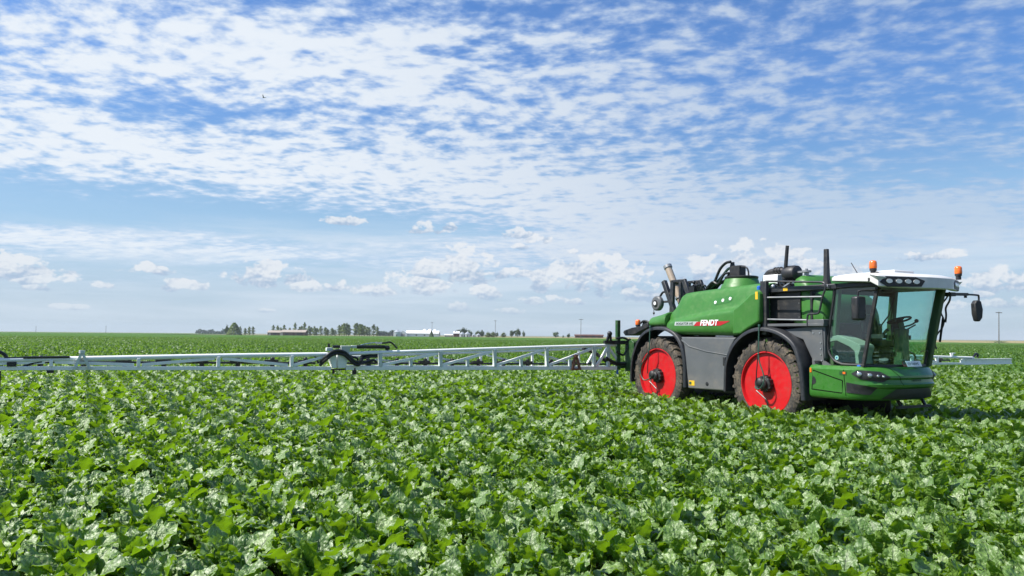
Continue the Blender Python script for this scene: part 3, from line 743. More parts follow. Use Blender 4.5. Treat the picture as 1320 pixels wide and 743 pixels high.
def beacon(parent, l, w, z, h=.18, r=.072):
    root = mbb = MB().mat(M['black']); mbb.lathe([(.05, -.10), (.05, -.03), (r*.9, -.02), (r*.9, .02)], q(l, w, z), n=16)
    o = mbb.build('beacon_light', None, parent, smooth=40)
    mbb = MB(); mbb.lathe([(r*.94, .021), (r, .05), (r*.96, h*.75), (r*.8, h*.93), (r*.4, h), (0, h+.004)], q(l, w, z), n=20); mbb.build('amber_dome', M['amber'], o, smooth=50)
    return o
beacon(SPR, -4.63, 1.0, 2.26, .16, .074)

# ================================================================== nose body under the cab
def nose_l(w, ext=1.0, half=1.25):
    u = min(1, abs(w)/half); return 1.78+.89*ext*(max(0, 1-u**2.6))**(1/2.2)
def nose_curve(n=64):
    """plan curve from the right side seam round the front to the left, as (l, w) by arc length"""
    pts = []
    for i in range(401):
        a = math.pi*i/400; cw = math.cos(a); w = 1.25*math.copysign(abs(cw)**.8, cw); pts.append((nose_l(w), w))
    pts = [(1.20, 1.24)]+pts+[(1.20, -1.24)]
    d = [0]
    for (a, b), (c_, e) in zip(pts, pts[1:]): d.append(d[-1]+math.hypot(c_-a, e-b))
    return pts, d
NP, ND = nose_curve()
def nose_at(a):
    for i in range(len(ND)-1):
        if a <= ND[i+1]:
            t = (a-ND[i])/max(1e-9, ND[i+1]-ND[i]); l = NP[i][0]+(NP[i+1][0]-NP[i][0])*t; w = NP[i][1]+(NP[i+1][1]-NP[i][1])*t; break
    else: l, w = NP[-1]; i = len(NP)-2
    j0, j1 = max(0, i-4), min(len(NP)-1, i+5)
    tx, tw = NP[j1][0]-NP[j0][0], NP[j1][1]-NP[j0][1]; L = math.hypot(tx, tw)
    return l, w, -tw/L, tx/L                                        # outward normal (l, w)
def nose_arc(w, side=1):
    """arc length at lateral position w on the curved front"""
    best = min(range(1, len(NP)-1), key=lambda i: abs(NP[i][1]-w)); return ND[best]
NTAB = [(.755, -.13), (.785, -.06), (.83, -.03), (.90, -.01), (.985, .0), (1.02, .045), (1.07, .055), (1.10, .03), (1.16, .02), (1.20, .05), (1.24, .045), (1.34, -.02), (1.385, -.06), (1.41, -.12)]
def nose_p(a, z, off=0.):
    l, w, nl, nw = nose_at(a); fr = min(1, max(0, (a-.9)/.7), max(0, (ND[-1]-.9-a)/.7)); d = lerp_tab(NTAB, z)
    d = d*fr + (1-fr)*lerp_tab([(.755, -.06), (.80, 0), (1.36, .0), (1.41, -.08)], z)
    return q(l+nl*(d+off), w+nw*(d+off), z)
def nose_patch(mb, a0, a1, top, bot, off, n=16, m=5):
    rows = []
    for i in range(n+1):
        a = a0+(a1-a0)*i/n; zt, zb = lerp_tab(top, a), lerp_tab(bot, a)
        rows.append([nose_p(a, zb+(zt-zb)*k/m, off) for k in range(m+1)])
    mb.grid(rows)
rows = []; A = [ND[-1]*i/110 for i in range(111)]
zs = [t[0] for t in NTAB]
for a in A: rows.append([nose_p(a, z) for z in zs])
mb = MB(); mb.grid(rows)
NOSE = mb.build('nose_body', M['green'], SPR, smooth=25)
top = [nose_p(a, 1.41) for a in A]; bt = [nose_p(a, .755) for a in A]
mb = MB(); n = len(top)
mb.add(top, [tuple(range(n))]); mb.add(bt, [tuple(range(n-1, -1, -1))]); mb.build('nose_deck', M['green'], NOSE, smooth=0)
aS = nose_arc(1.20); aH = [nose_arc(w) for w in (1.13, .53)]
def strip(a0, z0, a1, z1, wd=.012, n=10, off=.003):
    rows = []
    for i in range(n+1):
        t = i/n; a, z = a0+(a1-a0)*t, z0+(z1-z0)*t
        da, dz = a1-a0, z1-z0; L = math.hypot(da, dz); ua, uz = -dz/L*wd/2, da/L*wd/2
        rows.append([nose_p(a-ua, z-uz, off), nose_p(a+ua, z+uz, off)])
    return rows
MB().grid(strip(aS-.10, 1.40, aS-.05, .775)).build('panel_seam', M['seam'], NOSE, fix=False)
MB().grid(strip(nose_arc(.62), 1.40, nose_arc(.45), 1.2)).grid(strip(nose_arc(.45), 1.2, nose_arc(.38), 1.05)).build('panel_seam', M['seam'], NOSE, fix=False)
mb = MB()
# storage door outline
dr = [(.10, 1.305), (.78, 1.13), (.76, .885), (.06, .92)]
for a, b in zip(dr, dr[1:]+dr[:1]): mb.grid(strip(a[0], a[1], b[0], b[1], .020))
mb.build('panel_seam', M['seam'], NOSE, fix=False)
mb = MB(); nose_patch(mb, .09, .77, [(.09, 1.285), (.77, 1.12)], [(.07, .93), (.77, .895)], .007, 10, 4); DOOR = mb.build('storage_door', M['green'], NOSE, smooth=30)
mb = MB(); nose_patch(mb, .085, .17, [(.085, 1.19), (.14, 1.17), (.17, 1.12)], [(.085, 1.01), (.14, 1.03), (.17, 1.06)], .012, 6, 3); mb.build('handle', M['black'], DOOR)
# headlight cluster, both sides
for sgn in (1, -1):
    def aa(w): return nose_arc(w) if sgn > 0 else ND[-1]-nose_arc(w)
    A0, A1 = aa(1.18), aa(.67); st = lambda t: A0+(A1-A0)*t
    def tab(v): 
        r = [(st(t), z) for t, z in v]; return sorted(r)
    mb = MB(); nose_patch(mb, min(A0, A1), max(A0, A1), tab([(0, 1.275), (.15, 1.345), (.75, 1.32), (1, 1.215)]), tab([(0, 1.262), (.25, 1.165), (.8, 1.115), (1, 1.185)]), .010, 22, 5)
    HL = mb.build('headlight', M['black'], NOSE, smooth=40)
    for t, r, z in ((.20, .045, 1.265), (.46, .042, 1.245), (.66, .026, 1.235), (.80, .024, 1.225)):
        l, w, nl, nw = nose_at(st(t)); p = nose_p(st(t), z, .012)
        mb = MB(); mb.mat(M['lens']).lathe([(r, 0), (r, .014), (r*.7, .024), (0, .028)], p, (nl, -nw, .1), 16); mb.build('lamp', None, HL)
    B0, B1 = aa(1.215), aa(.89); mb = MB(); st2 = lambda t: B0+(B1-B0)*t
    tb = lambda v: sorted([(st2(t), z) for t, z in v])
    nose_patch(mb, min(B0, B1), max(B0, B1), tb([(0, 1.10), (1, 1.015)]), tb([(0, .90), (.78, .865), (1, 1.0)]), .010, 16, 4); mb.build('air_intake', M['black'], NOSE, smooth=40)
# dark front skirt
a0, a1 = nose_arc(.80), ND[-1]-nose_arc(.80)
mb = MB(); nose_patch(mb, a0, a1, [(a0, .80), (a0+.30, .985), (a1-.30, .985), (a1, .80)], [(a0, .79), (a0+.1, .785), (a1-.1, .785), (a1, .79)], .016, 40, 4); mb.build('front_skirt', M['fender'], NOSE, smooth=40)
# marker lamps, blue cap, filler cap
mb = MB(); nose_patch(mb, .02, .06, [(0, 1.35)], [(0, 1.26)], .010, 3, 2); mb.build('side_marker', M['amber'], NOSE)
mb = MB(); nose_patch(mb, .72, .86, [(0, 1.31)], [(0, 1.24)], .006, 3, 2); k = mb.build('lamp_recess', M['dkgreen'], NOSE)
mb = MB(); nose_patch(mb, .79, .84, [(0, 1.30)], [(0, 1.26)], .012, 3, 2); mb.build('indicator', M['amber'], k)
mb = MB(); mb.lathe([(.06, 1.40), (.06, 1.43), (.04, 1.445)], q(2.19, .98, 0), n=14); mb.build('blue_cap', M['blue'], NOSE)
mb = MB(); mb.mat(M['green']).lathe([(.06, 1.39), (.05, 1.44)], q(1.33, 1.13, 0), n=14); mb.mat(M['black']).lathe([(.065, 1.44), (.065, 1.49), (.04, 1.50)], q(1.33, 1.13, 0), n=14); mb.build('filler_cap', None, NOSE)
mb = MB(); mb.bar(q(2.42, .2, .60), q(2.42, -.9, .60), .05, .05); 
for w in (.0, -.8): mb.bar(q(2.38, w, .60), q(2.28, w, .78), .05, .05)
mb.build('front_step', M['darksteel'], SPR)
aT = ND[-1]/2-.10
text_obj('lettering', 'ROGATOR', .055, M['ink'], NOSE, Matrix.Translation(Vector(nose_p(aT, 1.13, .014))) @ Matrix(((0, 0, 1, 0), (1, 0, 0, 0), (0, 1, 0, 0), (0, 0, 0, 1))), depth=.002)
# name plate on the bonnet edge
TP = Matrix.Translation((2.635, 0, 1.405)) @ Matrix.Rotation(R(-24), 4, 'Y')
mb = MB(); mb.box(0, .014, -.16, .31, 0, .125); PLT = mb.build('name_plate', M['plate'], SPR, bevel=.006); PLT.matrix_local = TP
text_obj('lettering', 'CP FARMS', .076, M['ink'], PLT, Matrix(((0, 0, 1, .0145), (1, 0, 0, -.125), (0, 1, 0, .035), (0, 0, 0, 1))), bold=.0, depth=.002, space=1.04)
mb = MB().mat(M['rust']).box(.0, .012, -.27, -.17, .005, .11); mb.mat(M['dkgreen']).box(.012, .015, -.26, -.18, .06, .10); mb.build('emblem', None, PLT)

# ================================================================== cab
def cab_plan(z):
    t = (z-1.44)/(2.92-1.44); return t
BP = [(1.66, 2.99), (1.60, 2.60), (1.52, 2.18), (1.47, 1.85), (1.50, 1.66), (1.62, 1.51), (1.80, 1.44)]        # rear edge of the side glazing
APL = lambda z: 2.29+(z-1.51)*.222                                   # front pillar line
def ws(t, z):
    """windscreen: t from +1 (right pillar) to -1 (left pillar), bulging forward"""
    w = 1.0*t; return q(APL(z)+.25*(1-abs(t)**2.4)*(1-.25*(z-1.44)/1.5), w, z)
CAB = empty('cab', parent=SPR)
for s in (1, -1):
    out = BP+[(APL(1.445), 1.445), (APL(2.97), 2.97)]
    mb = MB(); mb.add([q(l, s*1.0, z) for l, z in out], [tuple(range(len(out)))]); mb.build('side_glass', M['glass'], CAB, smooth=0)
    mb = MB(); mb.tube(curve([q(l, s*1.0, z) for l, z in BP], 4)+[Vector(q(2.0, s*1.0, 1.435)), Vector(q(2.31, s*1.0, 1.44))], .026, 8)
    mb.build('door_frame', M['black'], CAB)
    mb = MB(); mb.bar(q(APL(1.40), s*.995, 1.40), q(APL(3.0), s*.995, 3.0), .055, .07, (1, 0, 0)); mb.build('front_pillar', M['black' if s > 0 else 'cabgreen'], CAB, bevel=.01)
    if s < 0:
        mb = MB(); mb.bar(q(APL(1.40)+.03, -1.0, 1.40), q(APL(3.0)+.03, -1.0, 3.0), .12, .16, (1, 0, 0)); mb.build('pillar_cover', M['cabgreen'], CAB, bevel=.02)
    mb = MB(); mb.bar(q(1.50, s*.90, 1.40), q(1.66, s*.92, 3.0), .12, .14, (1, 0, 0)); mb.build('rear_pillar', M['cabgreen'], CAB, bevel=.02)
mb = MB(); rows = []
for i in range(13):
    z = 1.43+(2.97-1.43)*i/12; rows.append([ws(1-2*k/24, z) for k in range(25)])
mb.grid(rows); mb.build('windscreen', M['glass'], CAB, smooth=60)
mb = MB(); mb.tube([ws(1-2*k/24, 1.425) for k in range(25)], .03, 6); mb.build('windscreen_seal', M['black'], CAB)
# rear wall: lower panel, window
mb = MB(); mb.box(1.46, 1.50, -.95, .95, 1.40, 1.95); mb.box(1.56, 1.62, -.95, .95, 2.86, 3.0); mb.build('rear_wall', M['interior'], CAB, bevel=.01)
mb = MB(); mb.add([q(1.50, .93, 1.95), q(1.50, -.93, 1.95), q(1.62, -.93, 2.88), q(1.62, .93, 2.88)], [(0, 1, 2, 3)]); mb.build('rear_glass', M['glass'], CAB, smooth=0)
mb = MB(); mb.box(1.46, 2.32, -.96, .96, 1.36, 1.42); mb.slab([(2.32, .9), (2.32, -.9), (2.52, -.6), (2.58, 0), (2.52, .6)], 1.36, 1.42); mb.build('cab_floor', M['interior'], CAB)
mb = MB(); mb.box(1.60, 2.60, -.95, .95, 2.96, 2.99); mb.build('headlining', M['interior'], CAB)
# side box inside the door: black below, pale trim on top, dial
mb = MB(); mb.prism([(1.50, 1.93), (1.66, 1.95), (1.98, 1.84), (2.08, 1.74), (2.12, 1.46), (1.70, 1.46), (1.54, 1.60)], .70, .965); SB = mb.build('side_console', M['black'], CAB, bevel=.02)
mb = MB(); mb.prism([(1.47, 1.97), (1.68, 2.02), (2.0, 1.91), (2.19, 1.83), (2.21, 1.78), (2.15, 1.62), (2.17, 1.46), (2.09, 1.46), (2.07, 1.70), (1.96, 1.79), (1.66, 1.91), (1.49, 1.88)], .55, .978); mb.build('console_trim', M['beigetrim'], SB, bevel=.008)
mb = MB().mat(M['whiteink']).lathe([(.045, 0), (.045, .006)], q(1.66, .975, 1.565), (0, -1, 0), 18); mb.mat(M['blue']).lathe([(.018, .006), (.018, .008)], q(1.66, .975, 1.565), (0, -1, 0), 10); mb.build('round_sticker', None, SB)
# seat
SEAT = empty('seat', parent=CAB)
mb = MB(); mb.box(1.72, 2.14, -.25, .25, 1.78, 1.92); mb.build('seat_cushion', M['seat'], CAB, bevel=.05, seg=3)
mb = MB(); mb.loft([[q(1.70, .24, 1.88), q(1.80, .24, 1.88), q(1.80, -.24, 1.88), q(1.70, -.24, 1.88)], [q(1.66, .25, 2.2), q(1.78, .25, 2.2), q(1.78, -.25, 2.2), q(1.66, -.25, 2.2)], [q(1.62, .18, 2.46), q(1.72, .18, 2.46), q(1.72, -.18, 2.46), q(1.62, -.18, 2.46)]]); mb.build('backrest', M['seat'], CAB, bevel=.04, seg=3)
mb = MB(); mb.box(1.62, 1.71, -.13, .13, 2.47, 2.66); mb.build('headrest', M['seat'], CAB, bevel=.03, seg=3)
mb = MB(); mb.box(1.76, 2.05, -.2, .2, 1.42, 1.78); 
for z in (1.50, 1.58, 1.66, 1.74): mb.box(1.73, 2.08, -.23, .23, z, z+.03)
mb.build('seat_base', M['interior'], CAB, bevel=.015)
bpy.data.objects.remove(SEAT)
mb = MB(); mb.box(1.80, 2.30, -.40, -.26, 1.96, 2.04); mb.box(1.95, 2.35, .27, .42, 1.94, 2.03); mb.tube(curve([q(2.25, .34, 2.03), q(2.32, .33, 2.12), q(2.36, .32, 2.14)]), .03); mb.build('armrest', M['interior'], CAB, bevel=.025, seg=3)
# steering column and wheel
mb = MB(); mb.loft([[q(2.42+a*.5, .13*b, z) for a, b in ((-sx, 1), (sx, 1), (sx, -1), (-sx, -1))] for z, sx in ((1.42, .22), (1.75, .18), (2.05, .17), (2.16, .20))]); mb.tube([q(2.44, 0, 2.12), q(2.40, 0, 2.30)], .06, 10); mb.build('steering_column', M['cabgreen'], CAB, bevel=.03, seg=2)
c = Vector(q(2.38, 0, 2.33)); axd = Vector((-.30, 0, 1)).normalized(); e1 = Vector((0, 1, 0)); e2 = axd.cross(e1)
mb = MB(); ring = [c+e1*(.215*math.cos(2*math.pi*k/36))+e2*(.215*math.sin(2*math.pi*k/36)) for k in range(37)]; mb.tube(ring, .020, 8)
for a in (.3, 2.2, 4.2): mb.tube([c-axd*.04, c+e1*(.21*math.cos(a))+e2*(.21*math.sin(a))], .016, 6)
mb.lathe([(.06, -.07), (.07, 0), (.05, .02)], c, axd, 14); mb.build('steering_wheel', M['black'], CAB)
mb = MB(); mb.tube(curve([q(2.43, -.08, 2.20), q(2.50, -.20, 2.24), q(2.54, -.30, 2.30)]), .016, 6); mb.sph(q(2.545, -.31, 2.32), .04); mb.tube([q(2.43, -.1, 2.12), q(2.54, -.28, 2.24)], .014, 6); mb.tube(curve([q(2.34, .16, 2.2), q(2.33, .18, 2.05), q(2.33, .16, 1.92)]), .014, 6); mb.build('control_stalk', M['black'], CAB)
mb = MB(); mb.box(1.98, 2.02, .30, .58, 2.10, 2.32); mb.bar(q(2.0, .45, 1.9), q(2.0, .45, 2.15), .03, .03); mb.build('monitor', M['interior'], CAB, bevel=.01)
mb = MB(); mb.tube(curve([q(2.50, -.30, 1.42), q(2.50, -.30, 1.62), q(2.46, -.16, 1.70), q(2.42, -.05, 1.70)]), .02, 8); mb.tube(curve([q(2.36, -.86, 1.45), q(2.40, -.88, 1.68), q(2.42, -.80, 1.72), q(2.44, -.60, 1.70)]), .018, 8)
mb.build('grab_rail', M['darksteel'], CAB)
mb = MB(); mb.tube(curve([q(2.32, -1.02, 1.66), q(2.38, -1.05, 1.9), q(2.44, -1.05, 2.1), q(2.45, -1.0, 2.15)]), .022, 8); mb.build('grab_rail', M['black'], CAB)
mb = MB(); mb.lathe([(.09, 0), (.09, .05), (.05, .06)], q(2.12, .15, 1.50), (.3, -.3, 1), 14); mb.tube([q(1.95, .2, 1.42), q(2.12, .15, 1.52)], .02); mb.box(1.9, 2.1, .3, .52, 1.42, 1.68); mb.build('cup_holder', M['galv'], CAB)
mb = MB(); mb.box(2.55, 2.66, -.9, -.55, 2.84, 2.90); mb.build('sun_visor', M['interior'], CAB, bevel=.015)
mb = MB(); mb.tube([q(1.70, -.86, 2.84), q(1.60, -.80, 2.45), q(1.60, -.5, 2.2)], .015, 6); mb.build('seat_belt', M['interior'], CAB)
# wiper and hose behind the left pillar
mb = MB(); pts = [q(APL(z)+.10+.05*math.sin(z*9), -1.10-.03*math.cos(z*11), z) for z in (2.92, 2.8, 2.65, 2.5, 2.35, 2.2, 2.05, 1.9, 1.75)]; mb.tube(curve(pts, 4), .016, 6)
mb.tube(curve([q(APL(z)+.16+.03*math.sin(z*14), -1.12, z) for z in (2.9, 2.75, 2.6, 2.45, 2.3)], 4), .020, 6); mb.bar(q(2.60, -1.12, 2.4), q(2.52, -1.12, 1.9), .02, .04); mb.build('wiper', M['black'], CAB)

# ---- roof
ROOF = empty('roof_anchor'); bpy.data.objects.remove(ROOF)
half = [(1.64, .0), (1.64, 1.02), (1.70, 1.14), (2.30, 1.17), (2.60, 1.20), (2.84, 1.30), (3.02, .92), (3.24, .44), (3.29, .30)]
def roof_ring(inset, zf):
    out = []
    pts = half[1:]+[(l, -w) for l, w in half[1:][::-1]]
    cx = 2.45
    for l, w in pts:
        out.append(q(cx+(l-cx)*(1-inset), w*(1-inset), zf(l)))
    return out
zb = lambda l: lerp_tab([(1.64, 3.10), (2.6, 3.03), (2.84, 2.93), (3.1, 2.90), (3.29, 2.905)], l)
zm = lambda l: lerp_tab([(1.64, 3.17), (2.6, 3.175), (2.84, 3.14), (3.29, 3.12)], l)
mb = MB(); mb.loft([roof_ring(.12, lambda l: zb(l)+.015), roof_ring(.03, lambda l: zb(l)), roof_ring(0, lambda l: zb(l)+.02), roof_ring(0, zm), roof_ring(.04, lambda l: zm(l)+.035), roof_ring(.20, lambda l: zm(l)+.075), roof_ring(.45, lambda l: zm(l)+.095)])
ROOF = mb.build('cab_roof', M['white'], SPR, smooth=32)
mb = MB(); mb.box(2.02, 2.52, -.32, .32, 3.235, 3.325); mb.build('roof_hatch', M['white'], ROOF, bevel=.03, seg=3)
mb = MB(); mb.slab([(1.62, 1.04), (2.56, 1.08), (2.72, .98), (2.78, 0), (2.72, -.98), (2.56, -1.08), (1.62, -1.04)], 2.955, 3.06); mb.build('roof_underside', M['black'], ROOF, bevel=.02)
for s in (1, -1):
    mb = MB(); mb.add([q(2.86, s*1.40, 3.135), q(2.60, s*1.22, 3.19), q(2.95, s*1.02, 3.11), q(2.84, s*1.30, 3.05), q(2.60, s*1.19, 3.15), q(2.94, s*1.06, 3.07)], [(0, 1, 2), (3, 5, 4), (0, 2, 5, 3), (0, 3, 4, 1), (1, 4, 5, 2)]); mb.build('roof_tip', M['white'], ROOF, bevel=.006)
    # light pod on each wing
    A_ = Vector((2.845, s*1.285)); B_ = Vector((3.225, s*.465)); d = (B_-A_); nrm = Vector((d.y*s*-1, d.x*s)); nrm = Vector((abs(nrm.x), s*abs(nrm.y))).normalized()
    def pod(t, z, off): p = A_+d*t+nrm*off; return q(p.x, p.y, z)
    hexa = [(.01, 3.02), (.14, 3.130), (.80, 3.118), (1.0, 3.05), (.92, 2.94), (.18, 2.930)]
    mb = MB(); mb.add([pod(t, z, .012) for t, z in hexa]+[pod(t, z, -.03) for t, z in hexa], [tuple(range(6)), tuple(range(11, 5, -1))]+[(i, 6+i, 6+(i+1) % 6, (i+1) % 6) for i in range(6)])
    PD = mb.build('light_pod', M['black'], ROOF)
    for t, z in ((.22, 3.04), (.43, 3.037), (.63, 3.034), (.81, 3.03)):
        c = Vector(pod(t, z, .012)); nn = Vector((nrm.x, -nrm.y, 0)); e = Vector((d.x, -d.y, 0)).normalized()
        n_ = 18; vs = [c+e*(.066*math.cos(2*math.pi*k/n_))+Vector((0, 0, .045*math.sin(2*math.pi*k/n_))) for k in range(n_)]
        vs2 = [c+nn*.012+(v-c)*.9 for v in vs]
        mb = MB().mat(M['lens']); mb.loft([vs, vs2]); mb.build('work_lamp', None, PD)
b1 = beacon(SPR, 2.60, 1.10, 3.28, .175, .072); beacon(SPR, 2.95, -1.10, 3.26, .175, .072)
mb = MB(); mb.bar(q(2.60, 1.10, 3.0), q(2.60, 1.10, 3.2), .04, .04); mb.sph(q(2.66, 1.08, 3.19), .05); mb.box(2.55, 2.72, -1.20, -1.0, 3.05, 3.12); mb.build('beacon_bracket', M['black'], SPR, bevel=.008)
mb = MB(); mb.tube([q(2.05, .8, 3.24), q(1.90, .8, 3.48)], .008, 6); mb.build('antenna', M['black'], SPR)
# mirrors
mb = MB(); mb.box(2.40, 2.56, -1.52, -1.26, 2.30, 2.76); mr = mb.build('wing_mirror', M['black'], SPR, bevel=.045, seg=3)
mb = MB(); mb.tube(curve([q(2.47, 1.38, 2.74), q(2.47, 1.38, 2.84), q(2.52, 1.34, 2.87), q(2.62, 1.10, 2.88), q(2.66, .98, 2.92)], 5), .018, 8); mb.build('mirror_arm', M['black'], mr)
mb = MB(); pr = [(.0, 2.80), (.10, 2.78), (.14, 2.6), (.12, 2.42), (.06, 2.34), (.0, 2.35), (-.04, 2.5), (-.05, 2.72)]
mb.add([q(2.60-.06*a*5*.2+x*.35, -2.36-x, z) for x, z in pr for a in (0,)]+[q(2.48+x*.35, -2.40-x, z) for x, z in pr], [tuple(range(8)), tuple(range(15, 7, -1))]+[(i, 8+i, 8+(i+1) % 8, (i+1) % 8) for i in range(8)])
mr = mb.build('wing_mirror', M['black'], SPR, bevel=.02)
mb = MB(); mb.bar(q(2.66, -1.28, 2.92), q(2.66, -1.28, 2.84), .16, .14); mb.bar(q(2.66, -1.25, 2.885), q(2.62, -1.95, 2.905), .07, .06); mb.tube(curve([q(2.62, -1.9, 2.905), q(2.60, -2.36, 2.905), q(2.59, -2.44, 2.885), q(2.585, -2.45, 2.78)], 5), .02, 8); mb.lathe([(.03, -.05), (.03, 0)], q(2.62, -1.9, 2.88), n=8); mb.build('mirror_arm', M['black'], mr)

# ================================================================== boom
def zl(w): return 1.05+.0133*(abs(w)-1.35) if w > 0 else 1.055-.002*(abs(w)-1.35)
def zu(w):
    a = abs(w); t = lerp_tab([(0, 1.78), (1.35, 1.76), (3.86, 1.70), (9.2, 1.545), (11.5, 1.525), (15.6, 1.46), (18.2, 1.42)], a)
    return t if w > 0 else lerp_tab([(0, 1.78), (1.35, 1.76), (9, 1.46), (14.2, 1.34), (18.2, 1.25)], a)
# centre frame
mb = MB(); mb.box(-5.06, -4.96, -1.45, -1.34, 1.05, 2.40); mb.box(-5.06, -4.96, 1.34, 1.45, 1.05, 2.40)
CF = mb.build('boom_mast', M['dkgreen'], SPR, bevel=.01)
mb = MB()
for z in (1.08, 1.74): mb.box(-5.08, -4.98, -1.34, 1.34, z, z+.10)
for w in (-.5, .5): mb.box(-5.06, -4.98, w-.05, w+.05, 1.08, 1.8); 
for w in (.55, -.55):
    for z in (1.15, 1.70): mb.bar(q(-5.0, w, z), q(-4.3, w, z-.1), .08, .10)
mb.prism([(-5.0, 1.0), (-4.62, 1.02), (-4.62, 1.80), (-4.72, 1.86), (-5.0, 1.80)], 1.04, 1.16); mb.prism([(-5.0, 1.0), (-4.62, 1.02), (-4.62, 1.80), (-4.72, 1.86), (-5.0, 1.80)], -1.04, -1.16)
mb.build('boom_centre_frame', M['dkgreen'], SPR, bevel=.012)
mb = MB(); mb.bar(q(-5.02, 1.85, 1.80), q(-4.9, 1.12, 1.80), .10, .09); mb.bar(q(-5.0, 1.78, 1.80), q(-5.0, 1.70, 2.02), .05, .06); mb.bar(q(-5.0, 1.64, 1.80), q(-5.0, 1.66, 2.0), .05, .05); mb.sph(q(-5.0, 1.68, 2.03), .07)
mb.tube(curve([q(-5.02, 1.8, 1.36), q(-5.0, 1.6, 1.26), q(-5.0, 1.45, 1.22), q(-4.95, 1.2, 1.2)]), .06, 8); mb.tube(curve([q(-4.95, 1.5, 1.55), q(-4.9, 1.3, 1.45), q(-4.88, 1.2, 1.60), q(-4.85, 1.1, 1.9)]), .03, 8); mb.tube(curve([q(-4.95, 1.5, 1.9), q(-4.9, 1.3, 1.92), q(-4.85, 1.15, 1.86)]), .03, 8)
mb.tube(curve([q(-5.1, 2.5, 1.62), q(-5.1, 2.1, 1.50), q(-5.1, 1.8, 1.32), q(-5.05, 1.6, 1.2)]), .05, 8)
mb.build('boom_hinge_hoses', M['hose'], SPR)
mb = MB(); mb.lathe([(.03, 0), (.03, .12)], q(-5, 1.42, .93), n=8); mb.build('blue_cap', M['blue'], SPR)

